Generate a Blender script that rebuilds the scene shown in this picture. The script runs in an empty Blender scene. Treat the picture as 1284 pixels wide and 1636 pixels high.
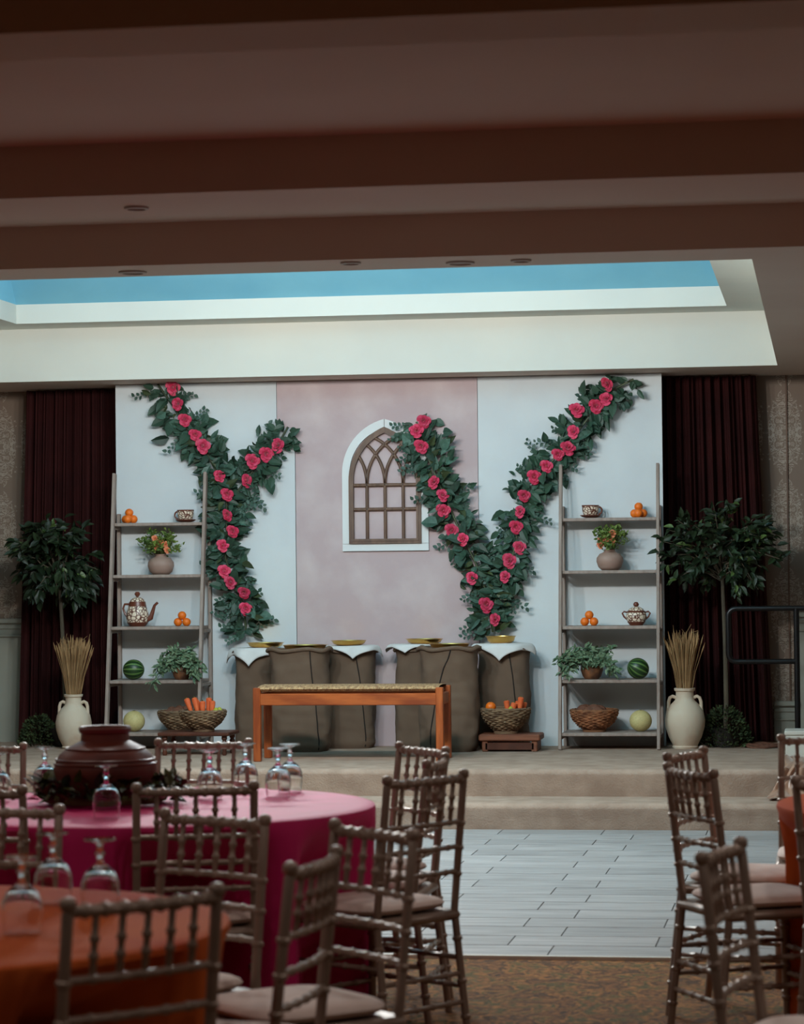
import bpy, bmesh, math, random
from mathutils import Vector, Matrix, noise
random.seed(7)
R = random.random
def U(a, b): return a + (b - a) * random.random()
sc = bpy.context.scene
COL = sc.collection
# ------------------------------------------------------------------ camera
F, PW, PH, CAMZ = 4300.0, 1284, 1636, 1.53
yaw, pitch, roll = math.atan(676 / F), math.atan(97 / F), 0.0105
fw = Vector((-math.sin(yaw) * math.cos(pitch), math.cos(yaw) * math.cos(pitch), math.sin(pitch)))
r0 = Vector((math.cos(yaw), math.sin(yaw), 0)); u0 = r0.cross(fw)
rt = r0 * math.cos(roll) - u0 * math.sin(roll); up = rt.cross(fw)
CP = Vector((0, 0, CAMZ))
cam = bpy.data.cameras.new('camera'); camo = bpy.data.objects.new('camera', cam); COL.objects.link(camo)
camo.matrix_world = Matrix(((rt.x, up.x, -fw.x, 0), (rt.y, up.y, -fw.y, 0), (rt.z, up.z, -fw.z, CAMZ), (0, 0, 0, 1)))
cam.sensor_fit = 'VERTICAL'; cam.sensor_height = 36; cam.lens = F / PH * 36
cam.dof.use_dof = True; cam.dof.focus_distance = 17.6; cam.dof.aperture_fstop = 5.6
cam.clip_end = 100
sc.camera = camo
def ray(x, y): return fw + rt * ((x - PW / 2) / F) - up * ((y - PH / 2) / F)
def PY(x, y, Y): d = ray(x, y); return CP + d * (Y / d.y)
def PZ(x, y, Z): d = ray(x, y); return CP + d * ((Z - CAMZ) / d.z)
# ------------------------------------------------------------------ world, lights, exposure
w = bpy.data.worlds.new('world'); sc.world = w; w.use_nodes = True
w.node_tree.nodes['Background'].inputs[0].default_value = (0, 0, 0, 1)
w.node_tree.nodes['Background'].inputs[1].default_value = 0.0
def light(name, kind, loc, energy, color, size=0.2, sizey=None, target=None, spread=None):
    l = bpy.data.lights.new(name, kind); o = bpy.data.objects.new(name, l); COL.objects.link(o)
    o.location = loc; l.energy = energy; l.color = color
    if kind == 'AREA':
        l.size = size
        if sizey: l.shape = 'RECTANGLE'; l.size_y = sizey
        if spread: l.spread = spread
        if target: o.rotation_euler = (Vector(target) - Vector(loc)).to_track_quat('-Z', 'Y').to_euler()
    else: l.shadow_soft_size = size
    return o
COOL = (0.99, 0.98, 0.95)
# the photograph shows the tray lit from inside and shelf shadows falling from it; the source is concealed behind the near beam
LAMPS = [(-3.7, 14.0), (-3.0, 14.0), (-2.3, 14.0)]
for i, (lx, ly) in enumerate(LAMPS):
    light('tray_light', 'POINT', (lx, ly, 3.08), 150, COOL, 0.12)
FILL_SPOTS = [(x_, y_) for y_ in (10.45, 6.95, 4.9, 2.4) for x_ in (-5.2, -3.4, -1.6, 0.2, 2.0)]
def in_picture(p):
    d = Vector(p) - CP; z = d.dot(fw)
    if z <= 0: return False
    x, y = PW / 2 + F * d.dot(rt) / z, PH / 2 - F * d.dot(up) / z
    return -15 < x < PW + 15 and -15 < y < PH + 15
for k_, (lx, ly) in enumerate(FILL_SPOTS):       # unseen spots added beyond the frame to fill the hall with light
    if in_picture((lx, ly, 3.03)): continue
    o_ = light('downlight_%d_offscreen' % (k_ + 1), 'SPOT', (lx, ly, 3.03), {10.45: 30, 6.95: 22, 4.9: 13, 2.4: 13}[ly], (1.0, 0.91, 0.84), 0.06); o_.data.spot_size = math.radians(150); o_.data.spot_blend = 0.6
vs = sc.view_settings
vs.view_transform = 'Standard'; vs.look = 'None'; vs.gamma = 1; vs.use_curve_mapping = False; vs.exposure = 0.0
# ------------------------------------------------------------------ materials
def lin(c): return tuple(((v / 255) / 12.92 if v / 255 <= 0.04045 else ((v / 255 + 0.055) / 1.055) ** 2.4) for v in c)
def new(name):
    m = bpy.data.materials.new(name); m.use_nodes = True
    return m, m.node_tree.nodes, m.node_tree.links, m.node_tree.nodes['Principled BSDF']
def mat(name, c1, c2=None, scale=8, rough=0.6, metal=0, bump=0, bscale=None, stretch=(1, 1, 1), detail=4, rnd=0, sheen=0, spec=0.5, contrast=(0.35, 0.65)):
    m, n, l, p = new(name)
    c1 = lin(c1) + (1,); c2 = lin(c2) + (1,) if c2 else c1
    tc = n.new('ShaderNodeTexCoord'); mp = n.new('ShaderNodeMapping'); l.new(tc.outputs['Object'], mp.inputs[0]); mp.inputs['Scale'].default_value = stretch
    nz = n.new('ShaderNodeTexNoise'); nz.inputs['Scale'].default_value = scale; nz.inputs['Detail'].default_value = detail
    l.new(mp.outputs[0], nz.inputs[0])
    rp = n.new('ShaderNodeValToRGB'); rp.color_ramp.elements[0].position = contrast[0]; rp.color_ramp.elements[1].position = contrast[1]
    rp.color_ramp.elements[0].color = c1; rp.color_ramp.elements[1].color = c2
    l.new(nz.outputs[0], rp.inputs[0]); out = rp.outputs[0]
    if rnd:
        oi = n.new('ShaderNodeObjectInfo'); hs = n.new('ShaderNodeHueSaturation')
        mr = n.new('ShaderNodeMapRange'); mr.inputs[3].default_value = 1 - rnd; mr.inputs[4].default_value = 1 + rnd
        l.new(oi.outputs['Random'], mr.inputs[0]); l.new(mr.outputs[0], hs.inputs['Value']); l.new(out, hs.inputs['Color']); out = hs.outputs[0]
        va = n.new('ShaderNodeVectorMath'); va.operation = 'SCALE'; va.inputs[3].default_value = 17
        l.new(oi.outputs['Random'], va.inputs[0]); l.new(va.outputs[0], mp.inputs['Location'])
    l.new(out, p.inputs['Base Color'])
    p.inputs['Roughness'].default_value = rough; p.inputs['Metallic'].default_value = metal; p.inputs['Specular IOR Level'].default_value = spec
    if sheen: p.inputs['Sheen Weight'].default_value = sheen
    if bump:
        b = n.new('ShaderNodeBump'); b.inputs['Strength'].default_value = bump; b.inputs['Distance'].default_value = 0.01
        if bscale:
            nb = n.new('ShaderNodeTexNoise'); nb.inputs['Scale'].default_value = bscale; nb.inputs['Detail'].default_value = 3; l.new(mp.outputs[0], nb.inputs[0])
        else: nb = nz
        l.new(nb.outputs[0], b.inputs['Height']); l.new(b.outputs[0], p.inputs['Normal'])
    return m
def leafmat(name, c1, c2, rough=0.5):
    m = mat(name, c1, c2, 6, rough, rnd=0.35, spec=0.35)
    return m
def mosaic(name):
    m, n, l, p = new(name)
    tc = n.new('ShaderNodeTexCoord'); v = n.new('ShaderNodeTexVoronoi'); v.feature = 'DISTANCE_TO_EDGE'; v.inputs['Scale'].default_value = 42
    l.new(tc.outputs['Object'], v.inputs['Vector'])
    r = n.new('ShaderNodeValToRGB'); r.color_ramp.elements[0].position = 0.07; r.color_ramp.elements[1].position = 0.12
    r.color_ramp.elements[0].color = lin((96, 50, 36)) + (1,); r.color_ramp.elements[1].color = lin((228, 212, 190)) + (1,)
    l.new(v.outputs['Distance'], r.inputs[0]); l.new(r.outputs[0], p.inputs['Base Color']); p.inputs['Roughness'].default_value = 0.35
    return m
def damask(name):
    m, n, l, p = new(name)
    tc = n.new('ShaderNodeTexCoord'); sp = n.new('ShaderNodeSeparateXYZ'); l.new(tc.outputs['Object'], sp.inputs[0])
    def M(op, a, b=None):
        x = n.new('ShaderNodeMath'); x.operation = op
        for i, v in enumerate((a, b)):
            if v is None: continue
            if isinstance(v, (int, float)): x.inputs[i].default_value = v
            else: l.new(v, x.inputs[i])
        return x.outputs[0]
    px = M('PINGPONG', sp.outputs['X'], 0.135); pz = M('PINGPONG', sp.outputs['Z'], 0.31)
    cb = n.new('ShaderNodeCombineXYZ'); l.new(px, cb.inputs[0]); l.new(pz, cb.inputs[1])
    nz = n.new('ShaderNodeTexNoise'); nz.inputs['Scale'].default_value = 16; nz.inputs['Detail'].default_value = 1.5; nz.inputs['Distortion'].default_value = 2.2
    l.new(cb.outputs[0], nz.inputs[0])
    d = M('ADD', M('POWER', M('DIVIDE', px, 0.1), 2), M('POWER', M('DIVIDE', pz, 0.24), 2))
    inside = M('GREATER_THAN', M('ADD', M('MULTIPLY', d, -0.55), M('MULTIPLY', nz.outputs[0], 2.0)), 0.30)
    st = M('MULTIPLY', M('GREATER_THAN', M('SINE', M('MULTIPLY', nz.outputs[0], 40)), 0.0), inside)
    mx = n.new('ShaderNodeMix'); mx.data_type = 'RGBA'; l.new(st, mx.inputs[0])
    mx.inputs[6].default_value = lin((122, 104, 90)) + (1,); mx.inputs[7].default_value = lin((158, 146, 132)) + (1,)
    l.new(mx.outputs[2], p.inputs['Base Color'])
    ro = n.new('ShaderNodeMapRange'); ro.inputs[3].default_value = 0.65; ro.inputs[4].default_value = 0.38; l.new(st, ro.inputs[0]); l.new(ro.outputs[0], p.inputs['Roughness'])
    return m
def weave(name, c1, c2, sx, sz, rough=0.85, dist=0.004, axis=('X', 'Z')):
    m, n, l, p = new(name)
    tc = n.new('ShaderNodeTexCoord')
    ws = []
    for d, s in zip(axis, (sx, sz)):
        wv = n.new('ShaderNodeTexWave'); wv.bands_direction = d; wv.inputs['Scale'].default_value = s; wv.inputs['Distortion'].default_value = 1.5; wv.inputs['Detail'].default_value = 2
        l.new(tc.outputs['Object'], wv.inputs[0]); ws.append(wv.outputs['Fac'])
    mu = n.new('ShaderNodeMath'); mu.operation = 'MULTIPLY'; l.new(ws[0], mu.inputs[0]); l.new(ws[1], mu.inputs[1])
    nz = n.new('ShaderNodeTexNoise'); nz.inputs['Scale'].default_value = 9; l.new(tc.outputs['Object'], nz.inputs[0])
    ad = n.new('ShaderNodeMath'); ad.operation = 'MULTIPLY_ADD'; l.new(nz.outputs[0], ad.inputs[0]); ad.inputs[1].default_value = 0.8; l.new(mu.outputs[0], ad.inputs[2])
    mx = n.new('ShaderNodeMix'); mx.data_type = 'RGBA'; l.new(ad.outputs[0], mx.inputs[0]); mx.inputs[6].default_value = lin(c1) + (1,); mx.inputs[7].default_value = lin(c2) + (1,)
    l.new(mx.outputs[2], p.inputs['Base Color']); p.inputs['Roughness'].default_value = rough
    b = n.new('ShaderNodeBump'); b.inputs['Strength'].default_value = 0.7; b.inputs['Distance'].default_value = dist
    l.new(mu.outputs[0], b.inputs['Height']); l.new(b.outputs[0], p.inputs['Normal'])
    return m
def carpetmat():
    m, n, l, p = new('patterned_carpet')
    tc = n.new('ShaderNodeTexCoord')
    v = n.new('ShaderNodeTexVoronoi'); v.inputs['Scale'].default_value = 16; l.new(tc.outputs['Object'], v.inputs['Vector'])
    nz = n.new('ShaderNodeTexNoise'); nz.inputs['Scale'].default_value = 8; nz.inputs['Detail'].default_value = 5; nz.inputs['Distortion'].default_value = 0.6; l.new(tc.outputs['Object'], nz.inputs[0])
    r = n.new('ShaderNodeValToRGB'); cr = r.color_ramp; cr.interpolation = 'CONSTANT'
    cols = [(0, (50, 32, 14)), (0.32, (120, 76, 34)), (0.42, (78, 50, 20)), (0.48, (140, 92, 42)), (0.54, (84, 72, 30)), (0.60, (128, 82, 38)), (0.68, (60, 40, 16))]
    cr.elements[0].color = lin(cols[0][1]) + (1,); cr.elements[1].position = cols[1][0]; cr.elements[1].color = lin(cols[1][1]) + (1,)
    for pos, c in cols[2:]:
        e = cr.elements.new(pos); e.color = lin(c) + (1,)
    l.new(nz.outputs[0], r.inputs[0])
    n2 = n.new('ShaderNodeTexNoise'); n2.inputs['Scale'].default_value = 45; l.new(tc.outputs['Object'], n2.inputs[0])
    n3 = n.new('ShaderNodeMapRange'); n3.inputs[1].default_value = 0.3; n3.inputs[2].default_value = 0.7; n3.inputs[3].default_value = 0.45; n3.inputs[4].default_value = 1.5; l.new(n2.outputs[0], n3.inputs[0])
    vm = n.new('ShaderNodeVectorMath'); vm.operation = 'SCALE'; l.new(r.outputs[0], vm.inputs[0]); l.new(n3.outputs[0], vm.inputs[3])
    l.new(vm.outputs[0], p.inputs['Base Color']); p.inputs['Roughness'].default_value = 0.95
    b = n.new('ShaderNodeBump'); b.inputs['Distance'].default_value = 0.01; l.new(n2.outputs[0], b.inputs['Height']); l.new(b.outputs[0], p.inputs['Normal'])
    return m
def melonmat():
    m, n, l, p = new('watermelon_rind')
    tc = n.new('ShaderNodeTexCoord'); sp = n.new('ShaderNodeSeparateXYZ'); l.new(tc.outputs['Object'], sp.inputs[0])
    at = n.new('ShaderNodeMath'); at.operation = 'ARCTAN2'; l.new(sp.outputs['Y'], at.inputs[0]); l.new(sp.outputs['Z'], at.inputs[1])
    nz = n.new('ShaderNodeTexNoise'); nz.inputs['Scale'].default_value = 30; l.new(tc.outputs['Object'], nz.inputs[0])
    a = n.new('ShaderNodeMath'); a.operation = 'MULTIPLY_ADD'; l.new(at.outputs[0], a.inputs[0]); a.inputs[1].default_value = 12; l.new(nz.outputs[0], a.inputs[2])
    s = n.new('ShaderNodeMath'); s.operation = 'SINE'; l.new(a.outputs[0], s.inputs[0])
    r = n.new('ShaderNodeValToRGB'); r.color_ramp.elements[0].position = 0.35; r.color_ramp.elements[1].position = 0.8
    r.color_ramp.elements[0].color = lin((28, 56, 24)) + (1,); r.color_ramp.elements[1].color = lin((92, 124, 62)) + (1,)
    l.new(s.outputs[0], r.inputs[0]); l.new(r.outputs[0], p.inputs['Base Color']); p.inputs['Roughness'].default_value = 0.4
    return m
def glassmat():
    m, n, l, p = new('clear_glass')
    p.inputs['Base Color'].default_value = (1, 1, 1, 1); p.inputs['Roughness'].default_value = 0.02; p.inputs['Transmission Weight'].default_value = 1; p.inputs['IOR'].default_value = 1.46
    return m
MT = dict(
    white=mat('white_painted_board', (212, 218, 219), (198, 204, 208), 2.2, 0.75, bump=0.08, bscale=30, contrast=(0.3, 0.8), spec=0.2),
    pink=mat('mottled_pink_paint', (186, 166, 168), (203, 188, 188), 3.2, 0.75, bump=0.08, bscale=30, detail=6, contrast=(0.45, 0.75)),
    trimwhite=mat('white_trim', (216, 220, 220), rough=0.6),
    wframe=mat('brown_stained_wood', (112, 84, 66), (86, 62, 48), 6, 0.55, stretch=(6, 6, 1), bump=0.1),
    fascia=mat('cream_fascia_paint', (214, 214, 204), (206, 208, 200), 1.2, 0.8),
    tan=mat('tan_ceiling_paint', (202, 182, 168), (196, 174, 160), 0.8, 0.75),
    sky=mat('sky_blue_paint', (112, 180, 206), (124, 190, 212), 1.5, 0.8),
    curtain=mat('burgundy_velvet', (44, 12, 12), (56, 18, 17), 4, 0.85, spec=0.2),
    black=mat('black_cloth', (6, 6, 7), rough=0.95, spec=0.1),
    wallpaper=damask('damask_wallpaper'),
    wains=mat('painted_wainscot', (150, 150, 138), (142, 142, 130), 2, 0.55),
    stage=mat('stage_carpet', (172, 150, 133), (154, 132, 116), 8, 0.95, spec=0.05, bump=0.35, bscale=90),
    tile=mat('grey_plank_tile', (168, 165, 163), (124, 122, 121), 3.2, 0.48, stretch=(1, 10, 1), rnd=0.11, bump=0.03, contrast=(0.3, 0.75)),
    grout=mat('dark_grout', (46, 46, 48), rough=0.9),
    carpet=carpetmat(),
    ladder=mat('weathered_grey_wood', (158, 142, 132), (138, 122, 112), 5, 0.7, stretch=(7, 7, 1), bump=0.1, rnd=0.06),
    burlap=weave('burlap', (88, 69, 55), (122, 100, 82), 90, 90, 0.95, 0.002),
    seam=mat('dark_seam_thread', (34, 26, 22), rough=0.9),
    bench=mat('honey_pine', (178, 92, 40), (132, 58, 22), 4, 0.42, stretch=(1, 6, 6), bump=0.05),
    benchleg=mat('honey_pine_leg', (178, 92, 40), (132, 58, 22), 4, 0.42, stretch=(6, 6, 1), bump=0.05),
    rush=mat('woven_rush', (194, 158, 114), (134, 100, 68), 60, 0.85, stretch=(1, 0.4, 1)),
    brass=mat('polished_brass', (232, 192, 116), (216, 170, 92), 5, 0.3, metal=1),
    linen=mat('white_linen', (222, 222, 218), (210, 210, 208), 4, 0.9, bump=0.1, bscale=120),
    clay=mat('cream_clay', (204, 188, 166), (188, 158, 134), 6, 0.8, bump=0.15, bscale=30, contrast=(0.5, 0.75)),
    terra=mat('terracotta_glazed', (112, 50, 35), (86, 36, 26), 7, 0.5),
    taupe=mat('taupe_ceramic', (160, 132, 118), (148, 120, 108), 6, 0.6),
    rim=mat('brown_glaze', (104, 54, 38), rough=0.35),
    mosaic=mosaic('mosaic_glaze'),
    orange=mat('orange_peel', (236, 120, 24), (226, 104, 16), 8, 0.45, bump=0.15, bscale=260),
    stemgreen=mat('dry_stem', (84, 88, 40), rough=0.8),
    carrot=mat('carrot_skin', (232, 112, 62), (214, 92, 46), 14, 0.55),
    potato=mat('potato_skin', (120, 78, 58), (92, 56, 40), 12, 0.8),
    pear=mat('green_fruit_skin', (176, 178, 62), (154, 160, 50), 8, 0.5),
    melon=mat('yellow_melon_rind', (206, 190, 132), (188, 174, 116), 10, 0.6, bump=0.2, bscale=40),
    watermelon=melonmat(),
    basket=weave('woven_seagrass', (86, 66, 48), (158, 128, 98), 60, 90, 0.85, 0.006),
    basket2=weave('woven_rattan', (96, 60, 38), (172, 118, 80), 60, 90, 0.8, 0.006),
    basketc=mat('seagrass_coil', (150, 122, 92), (92, 70, 50), 26, 0.85), basket2c=mat('rattan_coil', (172, 112, 74), (104, 62, 38), 26, 0.8),
    gourd=mat('mottled_brown_bowl', (150, 98, 62), (74, 44, 28), 14, 0.6),
    wheat=mat('dry_wheat', (170, 134, 92), (140, 106, 68), 10, 0.85),
    leaf=leafmat('garland_leaf', (50, 76, 60), (36, 58, 46)),
    leaf2=leafmat('eucalyptus_leaf', (74, 104, 90), (56, 84, 72)),
    leafolive=leafmat('olive_leaf', (66, 78, 50), (54, 66, 42)),
    ficus=leafmat('ficus_leaf', (36, 52, 28), (25, 38, 22), 0.5),
    ficus2=leafmat('ficus_leaf_light', (78, 96, 48), (58, 78, 38), 0.45),
    moss=mat('moss_green', (38, 52, 26), (60, 72, 34), 20, 0.9),
    bouq=mat('bouquet_green', (112, 132, 56), (66, 92, 40), 20, 0.6),
    vari=mat('variegated_leaf', (48, 80, 54), (118, 138, 106), 50, 0.55),
    wreath=leafmat('wreath_leaf', (70, 74, 26), (48, 54, 18)),
    bark=mat('grey_bark', (88, 78, 62), (66, 58, 46), 12, 0.9, stretch=(1, 1, 0.3)),
    darkpot=mat('dark_planter', (40, 34, 30), rough=0.7),
    rose=mat('rose_petal', (186, 18, 60), (214, 66, 106), 3, 0.6, rnd=0.12, sheen=0.2),
    peach=mat('peach_petal', (226, 138, 96), (212, 110, 70), 30, 0.6),
    rail=mat('black_steel', (16, 16, 18), rough=0.35, metal=0.3),
    boxw=mat('white_box', (206, 202, 190), rough=0.55),
    rope=mat('brown_rope', (112, 72, 54), (86, 52, 38), 40, 0.9),
    satin=mat('tan_satin', (176, 140, 116), (148, 108, 86), 5, 0.35, sheen=0.2),
    chair=mat('champagne_lacquer', (152, 132, 118), (138, 118, 104), 6, 0.36, metal=0.3),
    cushion=mat('ivory_cushion', (226, 206, 196), (216, 196, 186), 8, 0.85),
    magenta=mat('magenta_cloth', (216, 32, 114), (202, 24, 102), 5, 0.62, spec=0.4),
    orangec=mat('burnt_orange_cloth', (194, 94, 40), (174, 60, 24), 2.2, 0.85, spec=0.15),
    tabletop=mat('plywood_top', (150, 120, 90), rough=0.7),
    steel=mat('grey_steel', (120, 120, 122), rough=0.4, metal=0.8),
    glass=glassmat(),
    can=mat('can_trim', (170, 158, 150), rough=0.5),
    stool=mat('reddish_wood', (132, 78, 52), (102, 56, 36), 5, 0.55, stretch=(1, 6, 6)),
    darkwood=mat('dark_turned_wood', (92, 48, 30), (70, 34, 20), 6, 0.45),
)
# ------------------------------------------------------------------ mesh helpers
class MB:
    def __init__(s): s.v = []; s.f = []
    def add(s, vs, fs):
        o = len(s.v); s.v += [tuple(p) for p in vs]; s.f += [tuple(i + o for i in f) for f in fs]; return s
    def box(s, c, d, rot=None, ch=0.0):
        hx, hy, hz = d[0] / 2, d[1] / 2, d[2] / 2; c = Vector(c)
        if not ch:
            vs = [Vector((x * hx, y * hy, z * hz)) for x in (-1, 1) for y in (-1, 1) for z in (-1, 1)]
            fs = [(0, 1, 3, 2), (4, 6, 7, 5), (0, 4, 5, 1), (2, 3, 7, 6), (0, 2, 6, 4), (1, 5, 7, 3)]
        else:
            b = bmesh.new()
            for x in (-1, 1):
                for y in (-1, 1):
                    for z in (-1, 1):
                        for k in range(3):
                            q = [x * hx, y * hy, z * hz]
                            for j in range(3):
                                if j != k: q[j] -= (x, y, z)[j] * ch
                            b.verts.new(q)
            bmesh.ops.convex_hull(b, input=b.verts); bmesh.ops.dissolve_limit(b, angle_limit=0.02, verts=b.verts, edges=b.edges)
            b.verts.index_update(); vs = [v.co.copy() for v in b.verts]; fs = [[v.index for v in f.verts] for f in b.faces]; b.free()
        if rot is not None: vs = [rot @ v for v in vs]
        return s.add([v + c for v in vs], fs)
    def tube(s, pts, rad, seg=8, cap=True, closed=False, flat=1.0):
        pts = [Vector(p) for p in pts]; N = len(pts)
        if not isinstance(rad, (list, tuple)): rad = [rad] * N
        vs = []; ref = None
        for i, p in enumerate(pts):
            if closed: t = pts[(i + 1) % N] - pts[i - 1]
            else: t = pts[min(i + 1, N - 1)] - pts[max(i - 1, 0)]
            t.normalize()
            if ref is None: ref = Vector((0, 0, 1)) if abs(t.z) < 0.9 else Vector((1, 0, 0))
            a = (ref - t * ref.dot(t)).normalized(); b = t.cross(a); ref = a
            for k in range(seg):
                g = 2 * math.pi * k / seg
                vs.append(p + a * math.cos(g) * rad[i] * flat + b * math.sin(g) * rad[i])
        fs = []
        for i in range(N if closed else N - 1):
            j = (i + 1) % N
            for k in range(seg):
                m = (k + 1) % seg
                fs.append((i * seg + k, i * seg + m, j * seg + m, j * seg + k))
        if cap and not closed: fs += [tuple(range(seg - 1, -1, -1)), tuple(range((N - 1) * seg, N * seg))]
        return s.add(vs, fs)
    def lathe(s, prof, seg=24, c=(0, 0, 0), sx=1, sy=1, fn=None):
        c = Vector(c); vs = []; N = len(prof)
        for r, z in prof:
            for k in range(seg):
                g = 2 * math.pi * k / seg
                rr = r * (fn(g, z) if fn else 1)
                vs.append(c + Vector((rr * math.cos(g) * sx, rr * math.sin(g) * sy, z)))
        fs = []
        for i in range(N - 1):
            for k in range(seg):
                m = (k + 1) % seg; fs.append((i * seg + k, i * seg + m, (i + 1) * seg + m, (i + 1) * seg + k))
        if prof[0][0] > 1e-4: fs.append(tuple(range(seg - 1, -1, -1)))
        if prof[-1][0] > 1e-4: fs.append(tuple(range((N - 1) * seg, N * seg)))
        return s.add(vs, fs)
    def grid(s, nu, nv, fn, closeu=False):
        vs = [fn(i / (nu if closeu else nu - 1), j / (nv - 1)) for j in range(nv) for i in range(nu)]
        fs = [(j * nu + i, j * nu + (i + 1) % nu, (j + 1) * nu + (i + 1) % nu, (j + 1) * nu + i) for j in range(nv - 1) for i in range(nu if closeu else nu - 1)]
        return s.add(vs, fs)
    def mesh(s, name, m, smooth=True):
        me = bpy.data.meshes.new(name); me.from_pydata(s.v, [], s.f); me.validate()
        b = bmesh.new(); b.from_mesh(me); bmesh.ops.remove_doubles(b, verts=b.verts, dist=1e-5); bmesh.ops.recalc_face_normals(b, faces=b.faces); b.to_mesh(me); b.free()
        if smooth:
            me.polygons.foreach_set('use_smooth', [True] * len(me.polygons))
            me.set_sharp_from_angle(angle=math.radians(42))
        me.materials.append(MT[m]); return me
    def build(s, name, m, parent=None, smooth=True, loc=None):
        o = bpy.data.objects.new(name, s.mesh(name, m, smooth)); COL.objects.link(o)
        if parent: o.parent = parent
        if loc is not None: o.location = loc
        return o
def tag(o, label=None, cat=None, group=None, kind=None):
    if label: o['label'] = label
    if cat: o['category'] = cat
    if group: o['group'] = group
    if kind: o['kind'] = kind
    return o
def thing(name, loc, label, cat, rz=0, group=None):
    o = bpy.data.objects.new(name, None); COL.objects.link(o); o.location = loc; o.rotation_euler = (0, 0, rz); o.empty_display_size = 0.1
    return tag(o, label, cat, group)
def struct(o): o['kind'] = 'structure'; return o
def inst(name, me, parent=None, loc=(0, 0, 0), rot=None, scale=1):
    o = bpy.data.objects.new(name, me); COL.objects.link(o)
    if parent: o.parent = parent
    m = Matrix.Translation(Vector(loc)) @ (rot.to_4x4() if rot is not None else Matrix.Identity(4)) @ Matrix.Scale(scale, 4)
    o.matrix_local = m; return o
def dup(root, loc, rz, label=None, group=None):
    r = root.copy(); COL.objects.link(r); r.location = loc; r.rotation_euler = (0, 0, rz)
    if label: r['label'] = label
    if group: r['group'] = group
    for ch in list(root.children):
        c = ch.copy(); COL.objects.link(c); c.parent = r
        for g in ch.children:
            d = g.copy(); COL.objects.link(d); d.parent = c
    return r
def orient(d, roll=None):
    """matrix whose local Y points along d, local Z is the face normal"""
    y = Vector(d).normalized(); ref = Vector((U(-1, 1), U(-1, 1), U(-1, 1))) if roll is None else Vector(roll)
    z = (ref - y * ref.dot(y))
    if z.length < 1e-3: z = y.orthogonal()
    z.normalize(); x = y.cross(z)
    return Matrix((x, y, z)).transposed()
def leafgeo(L, W, fold=0.25, droop=0.15, n=4):
    vs, fs = [], []
    for i in range(n + 1):
        t = i / n; wd = W * (math.sin(math.pi * t ** 0.8) ** 0.8 if 0 < t < 1 else 0.03); z = -droop * L * t * t
        vs += [(-wd / 2, L * t, z + wd * fold), (0, L * t, z), (wd / 2, L * t, z + wd * fold)]
    for i in range(n):
        a = i * 3; fs += [(a, a + 1, a + 4, a + 3), (a + 1, a + 2, a + 5, a + 4)]
    return vs, fs
def addleaf(mb, geo, loc, rot, scale=1):
    loc = Vector(loc); mb.add([loc + rot @ (Vector(v) * scale) for v in geo[0]], geo[1])
# ------------------------------------------------------------------ room shell
ZS, ZC, ZT = 0.33, 2.88, 3.065
YB = 18.45            # face of the scenic boards
YW = 18.95            # back wall of the hall
XL, XR = -9.2, 3.2
def sbox(name, a, b, m, ch=0.0):
    c = [(a[i] + b[i]) / 2 for i in range(3)]; d = [abs(b[i] - a[i]) for i in range(3)]
    return struct(MB().box(c, d, ch=ch).build(name, m, smooth=False))
sbox('floor', (XL, -1.5, -0.1), (XR, 16.0, 0.0), 'carpet')
sbox('wall_front', (XL, -1.6, 0), (XR, -1.5, 4.4), 'wallpaper')
sbox('wall_left', (XL - 0.1, -1.5, 0), (XL, YW + 0.1, 4.4), 'wallpaper')
sbox('wall_right', (XR, -1.5, 0), (XR + 0.1, YW + 0.1, 4.4), 'wallpaper')
wb = sbox('wall_back', (XL, YW, 0), (XR, YW + 0.1, 4.4), 'wallpaper')
# ceiling : coffers and beams, then the lit tray
sbox('ceiling', (XL, -1.5, ZT), (XR, 11.38, ZT + 0.1), 'tan')
for i, (ya, yb) in enumerate(((3.5, 3.9), (6.43, 6.77), (9.25, 9.82))):
    sbox('trim_%d' % (i + 1), (XL, ya, ZC), (XR, yb, ZT + 0.01), 'tan')
TX0, TX1, TY0, TY1 = -5.7, -0.30, 11.80, 18.0      # lower opening
UX0, UX1, UY0, UY1 = -5.40, -0.615, 12.1, 17.60    # upper opening
ZL, ZU = 3.245, 3.375
so = MB()
def ring(mb, z, a, b):   # horizontal frame between outer rectangle a and inner rectangle b
    (ax0, ay0, ax1, ay1), (bx0, by0, bx1, by1) = a, b
    vs = [(ax0, ay0, z), (ax1, ay0, z), (ax1, ay1, z), (ax0, ay1, z), (bx0, by0, z), (bx1, by0, z), (bx1, by1, z), (bx0, by1, z)]
    mb.add(vs, [(0, 1, 5, 4), (1, 2, 6, 5), (2, 3, 7, 6), (3, 0, 4, 7)])
def skirt(mb, a, z0, z1, b=None):
    b = b or a; (x0, y0, x1, y1), (X0, Y0, X1, Y1) = a, b
    vs = [(x0, y0, z0), (x1, y0, z0), (x1, y1, z0), (x0, y1, z0), (X0, Y0, z1), (X1, Y0, z1), (X1, Y1, z1), (X0, Y1, z1)]
    mb.add(vs, [(0, 1, 5, 4), (1, 2, 6, 5), (2, 3, 7, 6), (3, 0, 4, 7)])
ring(so, ZC, (XL, 11.38, XR, YW), (TX0, TY0, TX1, TY1))
so.add([(XL, 11.38, ZC), (XR, 11.38, ZC), (XR, 11.38, ZT + 0.1), (XL, 11.38, ZT + 0.1)], [(0, 1, 2, 3)])
struct(so.build('ceiling_soffit', 'tan', smooth=False))
ft = MB(); skirt(ft, (TX0, TY0, TX1, TY1), ZC, ZL); ring(ft, ZL, (TX0, TY0, TX1, TY1), (UX0, UY0, UX1, UY1)); skirt(ft, (UX0, UY0, UX1, UY1), ZL, ZU)
struct(ft.build('trim_fascia', 'fascia', smooth=False))
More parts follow.
